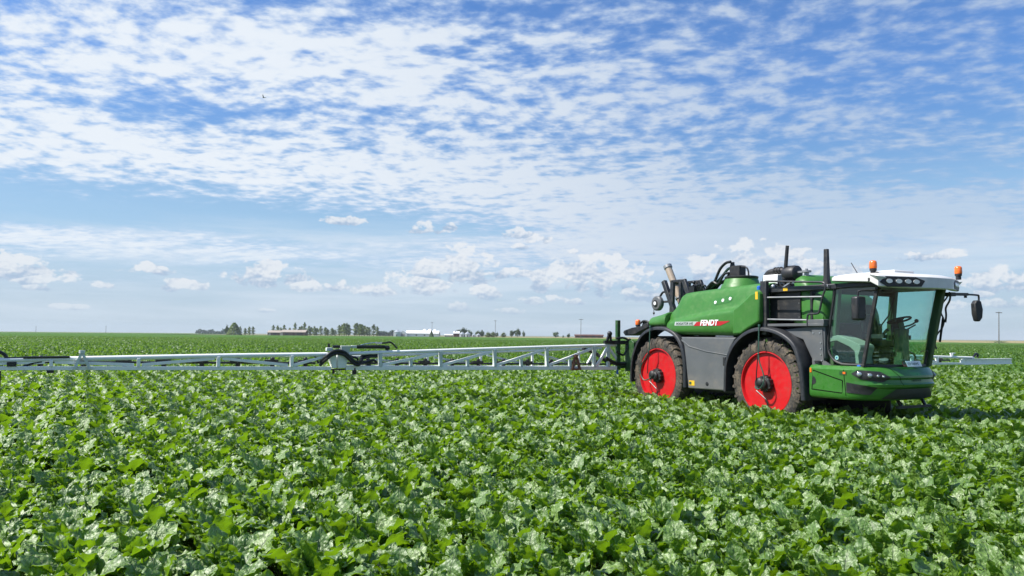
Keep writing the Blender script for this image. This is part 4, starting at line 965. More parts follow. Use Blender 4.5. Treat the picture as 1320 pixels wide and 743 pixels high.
LB = -5.02; LR = -5.62     # front and rear truss planes
def boom(sg):
    P_ = lambda w, z, l=LB: q(l, sg*w, z)
    Zl = lambda w: zl(sg*w); Zu = lambda w: zu(sg*w)
    mb = MB(); ws_ = [1.35, 3, 5, 7, 9.05]
    for a, b in zip(ws_, ws_[1:]): mb.bar(P_(a, Zl(a)+.04), P_(b, Zl(b)+.04), .09, .10)
    mb.bar(P_(1.35, Zl(1.35)+.045, LR), P_(9.05, Zl(9.05)+.045, LR), .06, .07)
    root = mb.build('boom_wing', M['boom'], SPR, bevel=.008)
    E = 18.2 if sg > 0 else 14.9
    def part(name, m, fn, **kw):
        mb = MB(); fn(mb); return mb.build(name, m, root, **kw)
    part('upper_chord', M['boom'], lambda mb: (mb.tube([P_(w, Zu(w)-.04) for w in (1.40, 3.86, 6.5, 9.0)], .042, 12)))
    part('lower_chord', M['boom'], lambda mb: [mb.bar(P_(a, Zl(a)+.03), P_(b, Zl(b)+.03), .08, .075) for a, b in ((9.38, 12.5), (12.5, E))], bevel=.008)
    part('upper_chord', M['boom'], lambda mb: (mb.tube([P_(w, Zu(w)-.045) for w in (9.45, 11.5, 13.5, 15.6, E)], .047, 14)))
    part('rear_chord', M['boomgrey'], lambda mb: (mb.tube([P_(1.5, 1.62, LR), P_(9.0, 1.42, LR)], .03, 8), mb.bar(P_(1.5, 1.72, LR), P_(8.4, 1.53, LR), .03, .05)))
    for w in (8.23, 6.71, 5.23, 3.69, 2.19, 1.72):
        part('truss_post', M['boomgrey'], lambda mb: mb.bar(P_(w, Zl(w)+.06), P_(w, Zu(w)-.05), .10, .07), bevel=.006)
        part('truss_post', M['boom'], lambda mb: mb.bar(P_(w+.08, Zl(w)+.06, LR), P_(w+.08, Zu(w)-.18, LR), .05, .05))
    for w in (7.47, 5.98, 4.46, 2.97): part('short_post', M['boomgrey'], lambda mb: mb.bar(P_(w, Zl(w)+.06), P_(w, Zl(w)+.26), .09, .06), bevel=.005)
    for a, b in ((8.18, 6.78), (6.66, 5.30), (5.18, 3.76), (3.64, 2.24)):
        part('diagonal_brace', M['boom'], lambda mb: mb.bar(P_(a, Zl(a)+.11), P_(b, Zu(b)-.11), .05, .065), bevel=.006)
        part('diagonal_brace', M['boomgrey'], lambda mb: mb.bar(P_(a-.05, Zu(a)-.22, LR), P_(b+.2, Zl(b)+.12, LR), .045, .05))
    part('diagonal_brace', M['boom'], lambda mb: (mb.bar(P_(2.1, Zl(2.1)+.1), P_(1.75, Zu(1.8)-.12), .06, .07), mb.bar(P_(1.70, Zu(1.7)-.1), P_(1.36, Zl(1.4)+.2), .05, .06), mb.bar(P_(2.0, Zl(2)+.1, LR), P_(1.7, 1.6, LR), .06, .06)))
    part('chord_brace', M['boomgrey'], lambda mb: [mb.bar(P_(w, Zl(w)+.05), P_(w, Zl(w)+.05, LR), .05, .05) for w in (8.2, 6.7, 5.2, 3.7, 2.2)])
    # outer section
    for w in ((10.25, 11.76, 13.26, 14.75, 16.3, 17.8) if sg > 0 else (10.25, 11.76, 13.26)):
        part('truss_post', M['boom'], lambda mb: mb.bar(P_(w, Zl(w)+.06), P_(w, Zu(w)-.06), .12, .06), bevel=.006)
    for a, b, up in (((14.7, 13.34, 0), (13.2, 11.84, 1), (11.68, 10.33, 0), (10.2, 9.55, 1), (16.2, 14.85, 1), (17.7, 16.4, 0)) if sg > 0 else ((13.2, 11.84, 1), (11.68, 10.33, 0), (10.2, 9.55, 1))):
        za, zb_ = (Zl(a)+.10, Zu(b)-.10) if up else (Zu(a)-.10, Zl(b)+.10)
        part('diagonal_brace', M['boom'], lambda mb: mb.bar(P_(a, za), P_(b, zb_), .05, .06), bevel=.006)
    # hinge between the sections
    def plates(mb):
        for wa, wb, wc, wd_ in ((9.46, 9.28, 9.36, 9.27), (9.24, 8.98, 9.24, 9.06)):
            v = [P_(wa, 1.50, LB+.07), P_(wb, 1.50, LB+.07), P_(wd_, 1.19, LB+.07), P_(wc, 1.19, LB+.07)]; v2 = [P_(wa, 1.50, LB-.09), P_(wb, 1.50, LB-.09), P_(wd_, 1.19, LB-.09), P_(wc, 1.19, LB-.09)]
            mb.add(v+v2, [(0, 1, 2, 3), (7, 6, 5, 4), (0, 4, 5, 1), (1, 5, 6, 2), (2, 6, 7, 3), (3, 7, 4, 0)])
    part('hinge_plate', M['boom'], plates, bevel=.012)
    part('hinge_tower', M['boomgrey'], lambda mb: (mb.loft([[P_(9.19, 1.69, LB+.1), P_(8.93, 1.69, LB+.1), P_(8.93, 1.69, LB-.1), P_(9.19, 1.69, LB-.1)], [P_(9.17, 1.62, LB+.08), P_(8.97, 1.62, LB+.08), P_(8.97, 1.62, LB-.08), P_(9.17, 1.62, LB-.08)], [P_(9.12, 1.45, LB+.06), P_(9.0, 1.45, LB+.06), P_(9.0, 1.45, LB-.06), P_(9.12, 1.45, LB-.06)]]), mb.bar(P_(9.5, 1.61), P_(9.36, 1.61), .1, .08), mb.bar(P_(8.93, 1.67), P_(8.78, 1.665), .05, .06)), bevel=.01)
    part('fold_cylinder', M['hose'], lambda mb: (mb.tube([P_(8.80, 1.665), P_(8.12, 1.665)], .042, 12), mb.sph(P_(8.06, 1.64), .06)))
    part('hinge_pin', M['hose'], lambda mb: (mb.tube([P_(9.35, 1.67), P_(9.18, 1.67)], .032, 8)))
    part('hinge_pin', M['hose'], lambda mb: (mb.lathe([(.03, 0), (.025, .1)], P_(9.44, 1.64), n=8)))
    F_ = lambda w, z: P_(w, z, LB+.15)
    part('hinge_hose', M['hose'], lambda mb: [mb.tube(curve([P_(9.62, 1.28+d), F_(9.52, 1.42+d), F_(9.40, 1.51+d), F_(9.26, 1.54+d), F_(9.12, 1.50+d), F_(9.0, 1.40+d), F_(8.9, 1.31+d), F_(8.80, 1.28+d), F_(8.74, 1.33+d), P_(8.66, 1.41+d), P_(8.5, 1.46+d), P_(8.3, 1.47+d)]), .034, 8) for d in (-.02, .045)])
    part('hinge_hose', M['hose'], lambda mb: (mb.tube(curve([P_(8.2, 1.75), P_(8.1, 1.76), P_(8.0, 1.775), P_(7.92, 1.73), P_(7.82, 1.63)]), .02, 8), mb.tube(curve([P_(9.0, 1.5), P_(8.9, 1.44), P_(8.8, 1.42), P_(8.76, 1.36)]), .025, 8), mb.tube(curve([P_(8.8, 1.26), P_(8.6, 1.30), P_(8.4, 1.36), P_(8.3, 1.30)]), .03, 8), mb.tube(curve([P_(9.9, 1.5), P_(9.75, 1.46), P_(9.66, 1.3)]), .022, 8), mb.box(LB-.1, LB, -sg*8.55, -sg*8.45, 1.2, 1.36)))
    part('hinge_bolt', M['chrome'], lambda mb: (mb.bar(P_(8.34, 1.755), P_(8.20, 1.755), .05, .045), mb.tube(curve([P_(8.78, 1.68), P_(8.6, 1.73), P_(8.4, 1.76), P_(8.3, 1.755)]), .010, 6)))
    part('drain_valve', M['hose'], lambda mb: (mb.lathe([(.05, -.10), (.05, .05)], P_(8.84, 1.14), n=10), mb.bar(P_(9.4, 1.16), P_(9.0, 1.155), .06, .03), mb.lathe([(.03, -.06), (.03, .03)], P_(9.32, 1.13), n=8)))
    # spray line with nozzle bodies
    part('spray_line', M['darksteel'], lambda mb: [mb.tube([P_(a, Zl(a)+.13, LR+.1), P_(b, Zl(b)+.13, LR+.1)], .024, 8) for a, b in ((1.4, 9.0), (9.6, E))])
    w = 1.8
    while w < E-.1:
        if not 8.95 < w < 9.6:
            mb = MB(); z = Zl(w)+.165; l = LR+.14
            mb.box(l-.05, l+.05, -sg*w-.17, -sg*w+.12, z-.03, z+.035); mb.lathe([(.03, -.16), (.05, -.10), (.05, .07), (.03, .09)], P_(w, z, l), n=8)
            mb.build('nozzle', M['hose'], root)
        w += .73
    if sg > 0:
        def af(mb):
            for dx in (-.13, .14): mb.bar(P_(14.25, 1.56, LB+.08), P_(14.24-dx, 1.23, LB+.08), .06, .05)
            mb.bar(P_(14.30, 1.36, LB+.08), P_(14.17, 1.36, LB+.08), .04, .04); mb.lathe([(.055, 1.54), (.055, 1.60)], P_(14.25, 0, LB+.08), n=12)
        part('boom_rest', M['boomgrey'], af)
        part('boom_rest', M['rust'], lambda mb: (mb.bar(P_(2.86, 1.42, LB+.09), P_(2.94, 1.10, LB+.09), .06, .05), mb.bar(P_(2.82, 1.42, LB+.09), P_(2.72, 1.10, LB+.09), .06, .05), mb.bar(P_(2.98, 1.08, LB+.09), P_(2.68, 1.08, LB+.09), .05, .05), mb.lathe([(.06, 1.40), (.07, 1.46)], P_(2.84, 0, LB+.09), n=10)))
        part('end_hose', M['hose'], lambda mb: (mb.tube(curve([P_(15.75, 1.30), P_(15.70, 1.52), P_(15.60, 1.57), P_(15.50, 1.52), P_(15.44, 1.44), P_(15.3, 1.42)]), .032, 8), mb.bar(P_(15.5, 1.44), P_(15.1, 1.44), .06, .07), mb.tube([P_(15.2, 1.465, LB+.05), P_(14.45, 1.47, LB+.05)], .022, 8), mb.tube(curve([P_(15.6, 1.3), P_(15.3, 1.25), P_(15.1, 1.34), P_(14.9, 1.38)]), .03, 8), mb.box(LB, LB+.06, -15.45, -15.3, 1.30, 1.38), mb.box(LB, LB+.06, -14.82, -14.70, 1.17, 1.22), mb.bar(P_(15.55, .8), P_(15.55, 1.22), .03, .03)))
    else:
        part('end_section', M['boom'], lambda mb: (mb.prism([(LB-.03, 1.01), (LB+.03, 1.01), (LB+.03, 1.20), (LB-.03, 1.20)], -18.2, -14.75), mb.box(LB-.06, LB+.06, 14.9, 18.2, 1.195, 1.225), mb.box(LB-.06, LB+.06, 14.9, 18.2, 1.0, 1.03)), bevel=.006)
        part('end_hose', M['hose'], lambda mb: (mb.tube(curve([P_(15.0, 1.20), P_(15.4, 1.24), P_(15.62, 1.32), P_(15.78, 1.42), P_(15.9, 1.38), P_(15.85, 1.28)]), .04, 8), mb.tube([P_(14.4, 1.28), P_(15.6, 1.26)], .035, 8)))
        part('boom_rest', M['boom'], lambda mb: (mb.bar(P_(14.2, 1.34), P_(14.2, 1.43), .1, .06), mb.bar(P_(14.1, 1.43), P_(14.4, 1.44), .05, .04)))
    return root
boom(1); boom(-1)

# ================================================================== ground and field
def ground_mat():
    m, T = newmat('soil')
    out = T.n('ShaderNodeOutputMaterial'); p = T.n('ShaderNodeBsdfPrincipled'); T.t.links.new(p.outputs[0], out.inputs[0])
    co = T.n('ShaderNodeTexCoord').outputs['Object']
    n = T.noise(co, 3.0, 6, .65)
    near = T.mix(n, (.035, .025, .016, 1), (.075, .055, .036, 1))
    far = T.mix(T.noise(co, .004, 4, .6), (.10, .13, .04, 1), (.20, .17, .08, 1))
    ln = T.v('LENGTH', co)
    c = T.mix(T.ss(ln, 500, 800), near, far)
    T.t.links.new(c, p.inputs['Base Color']); p.inputs['Roughness'].default_value = .95
    b = T.n('ShaderNodeBump'); b.inputs['Distance'].default_value = .05; T.t.links.new(T.noise(co, 8, 5, .7), b.inputs['Height']); T.t.links.new(b.outputs[0], p.inputs['Normal'])
    return m
def canopy_mat():
    """closed crop canopy far away, too small to show leaves"""
    m, T = newmat('crop_canopy')
    out = T.n('ShaderNodeOutputMaterial'); p = T.n('ShaderNodeBsdfPrincipled'); T.t.links.new(p.outputs[0], out.inputs[0])
    co = T.n('ShaderNodeTexCoord').outputs['Object']
    n = T.noise(co, 1.6, 5, .7); n2 = T.noise(co, .02, 3, .5)
    c = T.mix(T.ss(n, .35, .65), (.045, .105, .022, 1), (.085, .165, .040, 1))
    c = T.mix(T.m('MULTIPLY', n2, .5), c, (.075, .145, .035, 1))
    T.t.links.new(c, p.inputs['Base Color']); p.inputs['Roughness'].default_value = 1.0; p.inputs['Specular IOR Level'].default_value = 0
    b = T.n('ShaderNodeBump'); b.inputs['Distance'].default_value = .15; T.t.links.new(n, b.inputs['Height']); T.t.links.new(b.outputs[0], p.inputs['Normal'])
    return m
def sheet(name, pts, z, m):
    mb = MB(); mb.add([(x, y, z) for x, y in pts], [tuple(range(len(pts)))]); return kind(mb.build(name, m, smooth=0), 'structure')
sheet('ground', [(-9000, -300), (9000, -300), (9000, 9000), (-9000, 9000)], 0, ground_mat())
mb = MB(); rows = []
for y in (255, 330, 420, 520, 620, 690):
    row = []
    for i in range(41):
        x = -900+1500*i/40
        row.append((x, y, .40+.02*math.sin(x*.03+y*.05)))
    rows.append(row)
mb.grid(rows)
kind(mb.build('field', canopy_mat(), smooth=60), 'structure')
CANOPY = bpy.data.materials['crop_canopy']
mb = MB(); mb.add([(-3000, 690, .36), (-330, 690, .36), (-560, 1700, .5), (-3000, 1700, .5)], [(0, 1, 2, 3)]); mb.add([(-900, 690, .36), (-900, 255, .36), (-2500, 255, .36), (-2500, 690, .36)], [(0, 1, 2, 3)])
kind(mb.build('field', CANOPY, smooth=0), 'structure')
def dry_mat():
    m, T = newmat('dry_grass')
    out = T.n('ShaderNodeOutputMaterial'); p = T.n('ShaderNodeBsdfPrincipled'); T.t.links.new(p.outputs[0], out.inputs[0])
    co = T.n('ShaderNodeTexCoord').outputs['Object']
    n = T.noise(co, .05, 6, .7); n2 = T.noise(co, .9, 4, .7)
    c = T.mix(T.ss(n, .35, .62), (.33, .25, .12, 1), (.20, .18, .075, 1)); c = T.mix(T.ss(n2, .55, .75), c, (.10, .13, .04, 1))
    T.t.links.new(c, p.inputs['Base Color']); p.inputs['Roughness'].default_value = .95
    return m
DRY = dry_mat()
# low dry-grass rise beyond the crop, higher towards the right
mb = MB(); rows = []
rr = random.Random(4)
for i in range(81):
    t = i/80; x0 = -60+560*t; h = .25+1.0*min(1, max(0, (t-.15)/.5)); w_ = rr.uniform(-.05, .05)
    rows.append([(x0-20, 700-340*min(1, t*1.5), .0), (x0, 706-340*min(1, t*1.5), .30+.25*h), (x0+15, 720-330*min(1, t*1.5), .45+.75*h+w_), (x0+40, 780-300*min(1, t*1.5), .7*h+.5), (x0+200, 1300, .2)])
mb.grid(rows); kind(mb.build('dry_grass_slope', DRY, smooth=60), 'structure')

# ---- sugar beet plants
def leaf_geo(rng, nu, nv, blade, width, az, el0, droop, pet, hi):
    """one leaf: petiole strip and a wavy, folded blade; returns verts, faces, uvs per vertex"""
    vs = []; fs = []; uv = []
    ca, sa = math.cos(az), math.sin(az)
    side = np.array([-sa, ca, 0.])
    p = np.array([.02*ca, .02*sa, .02]); el = el0
    path = [p.copy()]; els = [el]
    for k in range(3 if hi else 1):
        st = pet/(3 if hi else 1); p = p+np.array([ca*math.cos(el), sa*math.cos(el), math.sin(el)])*st; path.append(p.copy()); el -= droop*.06
        els.append(el)
    pw = .008 if hi else .012
    o = 0
    for k, pp in enumerate(path): vs += [pp-side*pw, pp+side*pw]; uv += [(.49, .05), (.51, .05)]
    for k in range(len(path)-1): fs.append((2*k, 2*k+1, 2*k+3, 2*k+2))
    o = len(vs); ph = rng.uniform(0, 6.28); ph2 = rng.uniform(0, 6.28); kf = rng.uniform(2.0, 3.4); fold = rng.uniform(.05, .30); wav = rng.uniform(.009, .021); tw = rng.uniform(-.35, .35)
    for i in range(nu+1):
        t = i/nu
        ww = width*(math.sin(math.pi*min(1, (t*.93+.07))**.80)**.62)*.5 if t < 1 else width*.04
        if i: 
            el -= droop/nu*(.1+1.8*t); p = p+np.array([ca*math.cos(el), sa*math.cos(el), math.sin(el)])*(blade/nu)
        nrm = np.array([-ca*math.sin(el), -sa*math.sin(el), math.cos(el)])
        sd = side*math.cos(tw*t)+nrm*math.sin(tw*t); nn = nrm*math.cos(tw*t)-side*math.sin(tw*t)
        for j in range(nv+1):
            v = 2*j/nv-1
            h = fold*abs(v)*ww + wav*(v*v)*math.sin(kf*2*math.pi*t+ph*(1 if v > 0 else 1.7)+(1.3 if v > 0 else 0)) + (.0085*math.sin(17*t+5*v+ph2)*math.sin(8*v+4*t*kf+ph)+rng.uniform(-.0028, .0028) if hi else .006*math.sin(13*t+4*v+ph2)*math.sin(6*v+ph)+rng.uniform(-.003, .003))
            edge = 1+.05*math.sin(kf*7*t+ph2*(1 if v > 0 else 2)) if abs(v) > .9 else 1
            q_ = p+sd*(v*ww*edge)+nn*h
            vs.append(q_); uv.append((.5+v*.5, .1+.9*t))
    n1 = nv+1
    for i in range(nu):
        for j in range(nv): fs.append((o+i*n1+j, o+(i+1)*n1+j, o+(i+1)*n1+j+1, o+i*n1+j+1))
    return vs, fs, uv
def merge_mesh(name, parts, m, smooth=True):
    V = []; F = []; U = []; Tn = []
    for vs, fs, uv, tint in parts:
        o = len(V); V += [tuple(v) for v in vs]; F += [tuple(i+o for i in f) for f in fs]; U += uv; Tn += [tint]*len(vs)
    me = bpy.data.meshes.new(name); me.from_pydata(V, [], F)
    ul = me.uv_layers.new(name='UVMap'); li = np.empty(len(me.loops), dtype=np.int32); me.loops.foreach_get('vertex_index', li)
    ul.data.foreach_set('uv', np.array(U, dtype=np.float32)[li].ravel())
    at = me.attributes.new('tint', 'FLOAT', 'POINT'); at.data.foreach_set('value', np.array(Tn, dtype=np.float32))
    me.materials.append(m)
    if smooth: me.shade_smooth()
    me.update(); return me
def plant_parts(rng, nleaf, nu, nv, hi, spread=1.0):
    parts = []
    ga = rng.uniform(0, 6.28)
    for k in range(nleaf):
        f = k/(nleaf-1)                                   # 0 outer .. 1 inner
        az = ga+k*2.39996+rng.uniform(-.35, .35)
        el = R(54+34*f+rng.uniform(-10, 10)); L = rng.uniform(.17, .28)*(1-.22*f); W = L*rng.uniform(.60, .78)
        pet = rng.uniform(.19, .31)*(1-.10*f); droop = R(rng.uniform(10, 105)*(1-.45*f))
        vs, fs, uv = leaf_geo(rng, nu, nv, L, W, az, el, droop, pet, hi)
        parts.append((vs, fs, uv, rng.random()))
    return parts
rng = random.Random(11)
HI = [merge_mesh('sugar_beet_plant', plant_parts(rng, 19, 12, 8, True), M['beet']) for _ in range(9)]
MID = [merge_mesh('beet_mid', plant_parts(rng, 17, 6, 4, False), M['beet']) for _ in range(8)]
def patch_mesh(rng, size, npl, nl, nu=2):
    parts = []
    for _ in range(npl):
        x, y = rng.uniform(-size/2, size/2), rng.uniform(-size/2, size/2); sc = rng.uniform(.85, 1.15)
        for vs, fs, uv, t in plant_parts(rng, nl, nu, 2, False):
            parts.append(([v*sc+np.array([x, y, 0]) for v in vs], fs, uv, t))
    return merge_mesh('beet_patch', parts, M['beetfar'])
PAT = [patch_mesh(rng, 2.6, 62, 8) for _ in range(5)]
PATF = [patch_mesh(rng, 5.2, 200, 6) for _ in range(3)]

# plant positions: drilled rows running with the machine's heading
hd = Vector((math.cos(R(-60.5)), math.sin(R(-60.5)))); pr = Vector((-hd.y, hd.x))
rng = random.Random(21)
def machine_clear(x, y):
    d = Vector((x-6.605, y-17.49)); l = d.dot(hd); w = -d.dot(Vector((-hd.y, hd.x)))
    for cl in (0, -3.6):
        if abs(l-cl) < .70 and .66 < abs(w) < 1.27: return True
    return False
pts = []
for i in range(-140, 140):
    for j in range(-330, 330):
        a = i*.50+rng.uniform(-.07, .07); b = j*.215+rng.uniform(-.08, .08)
        x = pr.x*a+hd.x*b; y = pr.y*a+hd.y*b
        d = math.hypot(x, y)
        if y < 2.6 or d > 44 or abs(x) > .92*y+2.2: continue
        if machine_clear(x, y): continue
        pts.append((d, x, y))
pts.sort()
# the 300 plants that show largest become things of their own
vis = [p for p in pts if p[2] > 4.25 and abs(p[1]) < .68*p[2]+.15]
near = set(vis[:300])
for k, (d, x, y) in enumerate(sorted(near)):
    o = bpy.data.objects.new('sugar_beet_plant', HI[k % 9]); S.collection.objects.link(o)
    o.location = (x, y, rng.uniform(-.03, .0)); s_ = rng.uniform(.90, 1.22); o.scale = (s_, s_, s_*rng.uniform(.9, 1.08)); o.rotation_euler = (R(rng.uniform(-7, 7)), R(rng.uniform(-7, 7)), rng.uniform(0, 6.28))
    tag(o, 'one of the leafy sugar beet plants filling the front edge of the field', 'crop plant', 'nearest sugar beet plants')
rest = []           # (x, y, z, lod, pick, rot, scale)
for d, x, y in pts:
    if (d, x, y) in near: continue
    lod = 0 if d < 13 else 1
    rest.append((x, y, rng.uniform(-.03, 0), lod, rng.randrange(9 if lod == 0 else 8), rng.uniform(0, 6.28), rng.uniform(.88, 1.24)))
st = 2.3
for i in range(-120, 121):
    for j in range(14, 56):
        x, y = i*st+rng.uniform(-.2, .2), j*st+rng.uniform(-.2, .2); d = math.hypot(x, y)
        if 43 < d < 125 and abs(x) < .9*y+3: rest.append((x, y, rng.uniform(-.03, .0), 2, rng.randrange(5), rng.choice((0, 1, 2, 3))*math.pi/2+rng.uniform(-.2, .2), rng.uniform(1.03, 1.2)))
st = 4.7
for i in range(-90, 91):
    for j in range(20, 60):
        x, y = i*st+rng.uniform(-.3, .3), j*st+rng.uniform(-.3, .3); d = math.hypot(x, y)
        if 123 < d < 290 and y < 275 and abs(x) < .9*y+3: rest.append((x, y, rng.uniform(-.03, .0), 3, rng.randrange(3), rng.choice((0, 1, 2, 3))*math.pi/2+rng.uniform(-.2, .2), rng.uniform(1.03, 1.18)))
me = bpy.data.meshes.new('sugar_beet_crop'); me.from_pydata([r[:3] for r in rest], [], [])
for nm, ty, ix in (('lod', 'INT', 3), ('pick', 'INT', 4), ('scl', 'FLOAT', 6)):
    a = me.attributes.new(nm, ty, 'POINT'); a.data.foreach_set('value', [r[ix] for r in rest])
a = me.attributes.new('rotv', 'FLOAT_VECTOR', 'POINT'); rv = []
for r in rest:
    tl = R(7) if r[3] < 2 else R(1.0); rv += [rng.uniform(-tl, tl), rng.uniform(-tl, tl), r[5]]
a.data.foreach_set('vector', rv)
crop = bpy.data.objects.new('sugar_beet_crop', me); S.collection.objects.link(crop)
tag(crop, 'closed green canopy of sugar beet leaves stretching to the far edge of the field', 'crop', kind='stuff')
ng = bpy.data.node_groups.new('crop_scatter', 'GeometryNodeTree')
ng.interface.new_socket('Geometry', in_out='INPUT', socket_type='NodeSocketGeometry'); ng.interface.new_socket('Geometry', in_out='OUTPUT', socket_type='NodeSocketGeometry')
gi = ng.nodes.new('NodeGroupInput'); go = ng.nodes.new('NodeGroupOutput'); J = ng.nodes.new('GeometryNodeJoinGeometry')
def named(nm, ty):
    n = ng.nodes.new('GeometryNodeInputNamedAttribute'); n.data_type = ty; n.inputs[0].default_value = nm; return n.outputs[0]
for lod, meshes in enumerate((HI, MID, PAT, PATF)):
    JJ = ng.nodes.new('GeometryNodeJoinGeometry')
    for mm in meshes:
        po = bpy.data.objects.new(mm.name, mm)             # prototypes, never linked to the scene
        oi = ng.nodes.new('GeometryNodeObjectInfo'); oi.inputs['Object'].default_value = po; oi.inputs['As Instance'].default_value = True
        ng.links.new(oi.outputs['Geometry'], JJ.inputs[0])
    ip = ng.nodes.new('GeometryNodeInstanceOnPoints')
    cmp_ = ng.nodes.new('FunctionNodeCompare'); cmp_.data_type = 'INT'; cmp_.operation = 'EQUAL'
    isock = [s for s in cmp_.inputs if s.type == 'INT']
    ng.links.new(named('lod', 'INT'), isock[0]); isock[1].default_value = lod
    ng.links.new(gi.outputs[0], ip.inputs['Points']); ng.links.new(cmp_.outputs[0], ip.inputs['Selection'])
    ng.links.new(JJ.outputs[0], ip.inputs['Instance']); ip.inputs['Pick Instance'].default_value = True
    ng.links.new(named('pick', 'INT'), ip.inputs['Instance Index']); ng.links.new(named('rotv', 'FLOAT_VECTOR'), ip.inputs['Rotation']); ng.links.new(named('scl', 'FLOAT'), ip.inputs['Scale'])
    ng.links.new(ip.outputs[0], J.inputs[0])
ng.links.new(J.outputs[0], go.inputs[0])
md = crop.modifiers.new('scatter', 'NODES'); md.node_group = ng

# ================================================================== far trees, farm buildings, poles
def gx(px, Y): return (px-660)/990*Y
def crown_mesh(name, shape, n, leaf, m, seed):
    """leaf sprays through the crown's volume; shape(rng) -> point in unit crown, size factor"""
    rng = random.Random(seed); parts = []
    for _ in range(n):
        c = shape(rng)
        a = Vector([rng.gauss(0, 1) for _ in range(3)]).normalized(); b = a.orthogonal().normalized(); s1 = leaf*rng.uniform(.6, 1.4); s2 = s1*rng.uniform(.4, .8)
        c = Vector(c); vs = [c-a*s1, c+b*s2, c+a*s1, c-b*s2]
        parts.append(([np.array(v) for v in vs], [(0, 1, 2, 3)], [(0, 0)]*4, rng.random()))
    return merge_mesh(name, parts, m, smooth=False)
def clumps(rng_seed, k, rx, rz, zc, r):
    rg = random.Random(rng_seed); cl = []
    for _ in range(k):
        while True:
            v = Vector([rg.uniform(-1, 1) for _ in range(3)])
            if .35 < v.length < 1: break
        cl.append((v.x*rx, v.y*rx, zc+v.z*rz, r*rg.uniform(.6, 1.25)))
    def shape(rng):
        x, y, z, rr_ = rng.choice(cl); v = Vector([rng.gauss(0, .5) for _ in range(3)])*rr_; return (x+v.x, y+v.y, z+v.z)
    return shape
def trunk_mesh(h, r, seed, limbs=5):
    rg = random.Random(seed); mb = MB(); mb.tube([(0, 0, -.1), (.02*h*rg.uniform(-1, 1), .02*h*rg.uniform(-1, 1), h*.5), (0, 0, h)], [r, r*.75, r*.3], 7)
    for k in range(limbs):
        a = rg.uniform(0, 6.28); z = h*rg.uniform(.35, .85); L = h*rg.uniform(.15, .35); mb.tube([(0, 0, z), (L*.6*math.cos(a), L*.6*math.sin(a), z+L*.5), (L*math.cos(a), L*math.sin(a), z+L*.9)], [r*.4, r*.25, r*.1], 5)
    me = bpy.data.meshes.new('trunk'); me.from_pydata(mb.v, [], mb.f); me.materials.append(M['bark']); me.shade_smooth(); return me
def poplar_shape(seed):
    rg = random.Random(seed); lean = rg.uniform(-.02, .02)
    gaps = [(rg.uniform(.2, .95), rg.uniform(0, 6.28)) for _ in range(9)]
    def shape(rng):
        while True:
            t = rng.uniform(.10, 1.0)**.9; rad = .115*(math.sin(math.pi*min(1, t*.86+.12))**.7)*(1+.35*math.sin(t*23+seed)); a = rng.uniform(0, 6.28)
            if any(abs(t-g) < .03 and abs(a-b) < 1.2 for g, b in gaps): continue
            r = rad*math.sqrt(rng.random()); return (r*math.cos(a)+lean*t, r*math.sin(a), t)
    return shape
POP = [(crown_mesh('crown', poplar_shape(k), 520, .034, M['poplar'], 50+k), trunk_mesh(.9, .014, k, 0)) for k in range(5)]
POPY = (crown_mesh('crown', poplar_shape(9), 420, .032, M['yelleaf'], 77), trunk_mesh(.9, .014, 9, 0))
ROUND = [(crown_mesh('crown', clumps(k, 18, .40, .34, .60, .17), 1100, .062, M['darkleaf'], 20+k), trunk_mesh(.55, .03, 30+k)) for k in range(3)]
BUSH = (crown_mesh('crown', clumps(8, 14, .40, .36, .45, .19), 900, .06, M['yelleaf'], 28), trunk_mesh(.4, .03, 38))
CONE = (crown_mesh('crown', lambda rng: (lambda t, a, r: (r*math.cos(a), r*math.sin(a), t))(*(lambda t: (t, rng.uniform(0, 6.28), (.52*(1-t)**.75+.06)*(1-.3*rng.random()**2)))(rng.uniform(.03, 1.0))), 1500, .055, M['poplar'], 41), trunk_mesh(.6, .03, 44, 0))
CONED = (crown_mesh('crown', lambda rng: (lambda t, a, r: (r*math.cos(a), r*math.sin(a), t))(*(lambda t: (t, rng.uniform(0, 6.28), (.42*(1-t)**.9+.03)*(1-.3*rng.random()**2)))(rng.uniform(.03, 1.0))), 1100, .055, M['darkleaf'], 42), trunk_mesh(.6, .03, 45, 0))
def tree(name, proto, px, Y, h, wd, label, cat='tree', group=None, rz=None):
    r = empty(name, (gx(px, Y), Y, 0), rz if rz is not None else (px*1.7) % 6.28); r.scale = (wd, wd, h)
    for nm, me in (('crown', proto[0]), ('trunk', proto[1])):
        o = bpy.data.objects.new(nm, me); S.collection.objects.link(o); o.parent = r
    tag(r, label, cat, group); return r
D0 = 700.
H_ = lambda px_: px_*D0/990          # photo pixels to metres at the farm's distance
rg = random.Random(6)
tree('round_tree', CONE, 303, D0, H_(16), H_(17), 'broad pointed green tree standing alone at the far edge of the field')
tree('small_tree', ROUND[0], 293.5, D0+20, H_(12), H_(6), 'small dark tree half hidden beside the broad pointed tree')
for px in (311, 317, 322.5, 327.5): tree('poplar_tree', POP[int(px) % 5], px, D0+rg.uniform(0, 25), H_(rg.uniform(8.5, 12.5)), H_(22), 'slim young tree in the short gapped row beside the broad pointed tree', group='slim trees beside the broad pointed tree')
for px, h in ((353.5, 14), (358.5, 13.5), (363, 11), (367.5, 14.5), (374.5, 10.5), (381, 17.5), (387, 12), (390, 13.5), (393.8, 18)):
    tree('poplar_tree', POP[int(px*2) % 5], px, D0+rg.uniform(18, 35), H_(h), H_(22), 'slim poplar rising behind the long brown farm building', group='poplars behind the brown building')
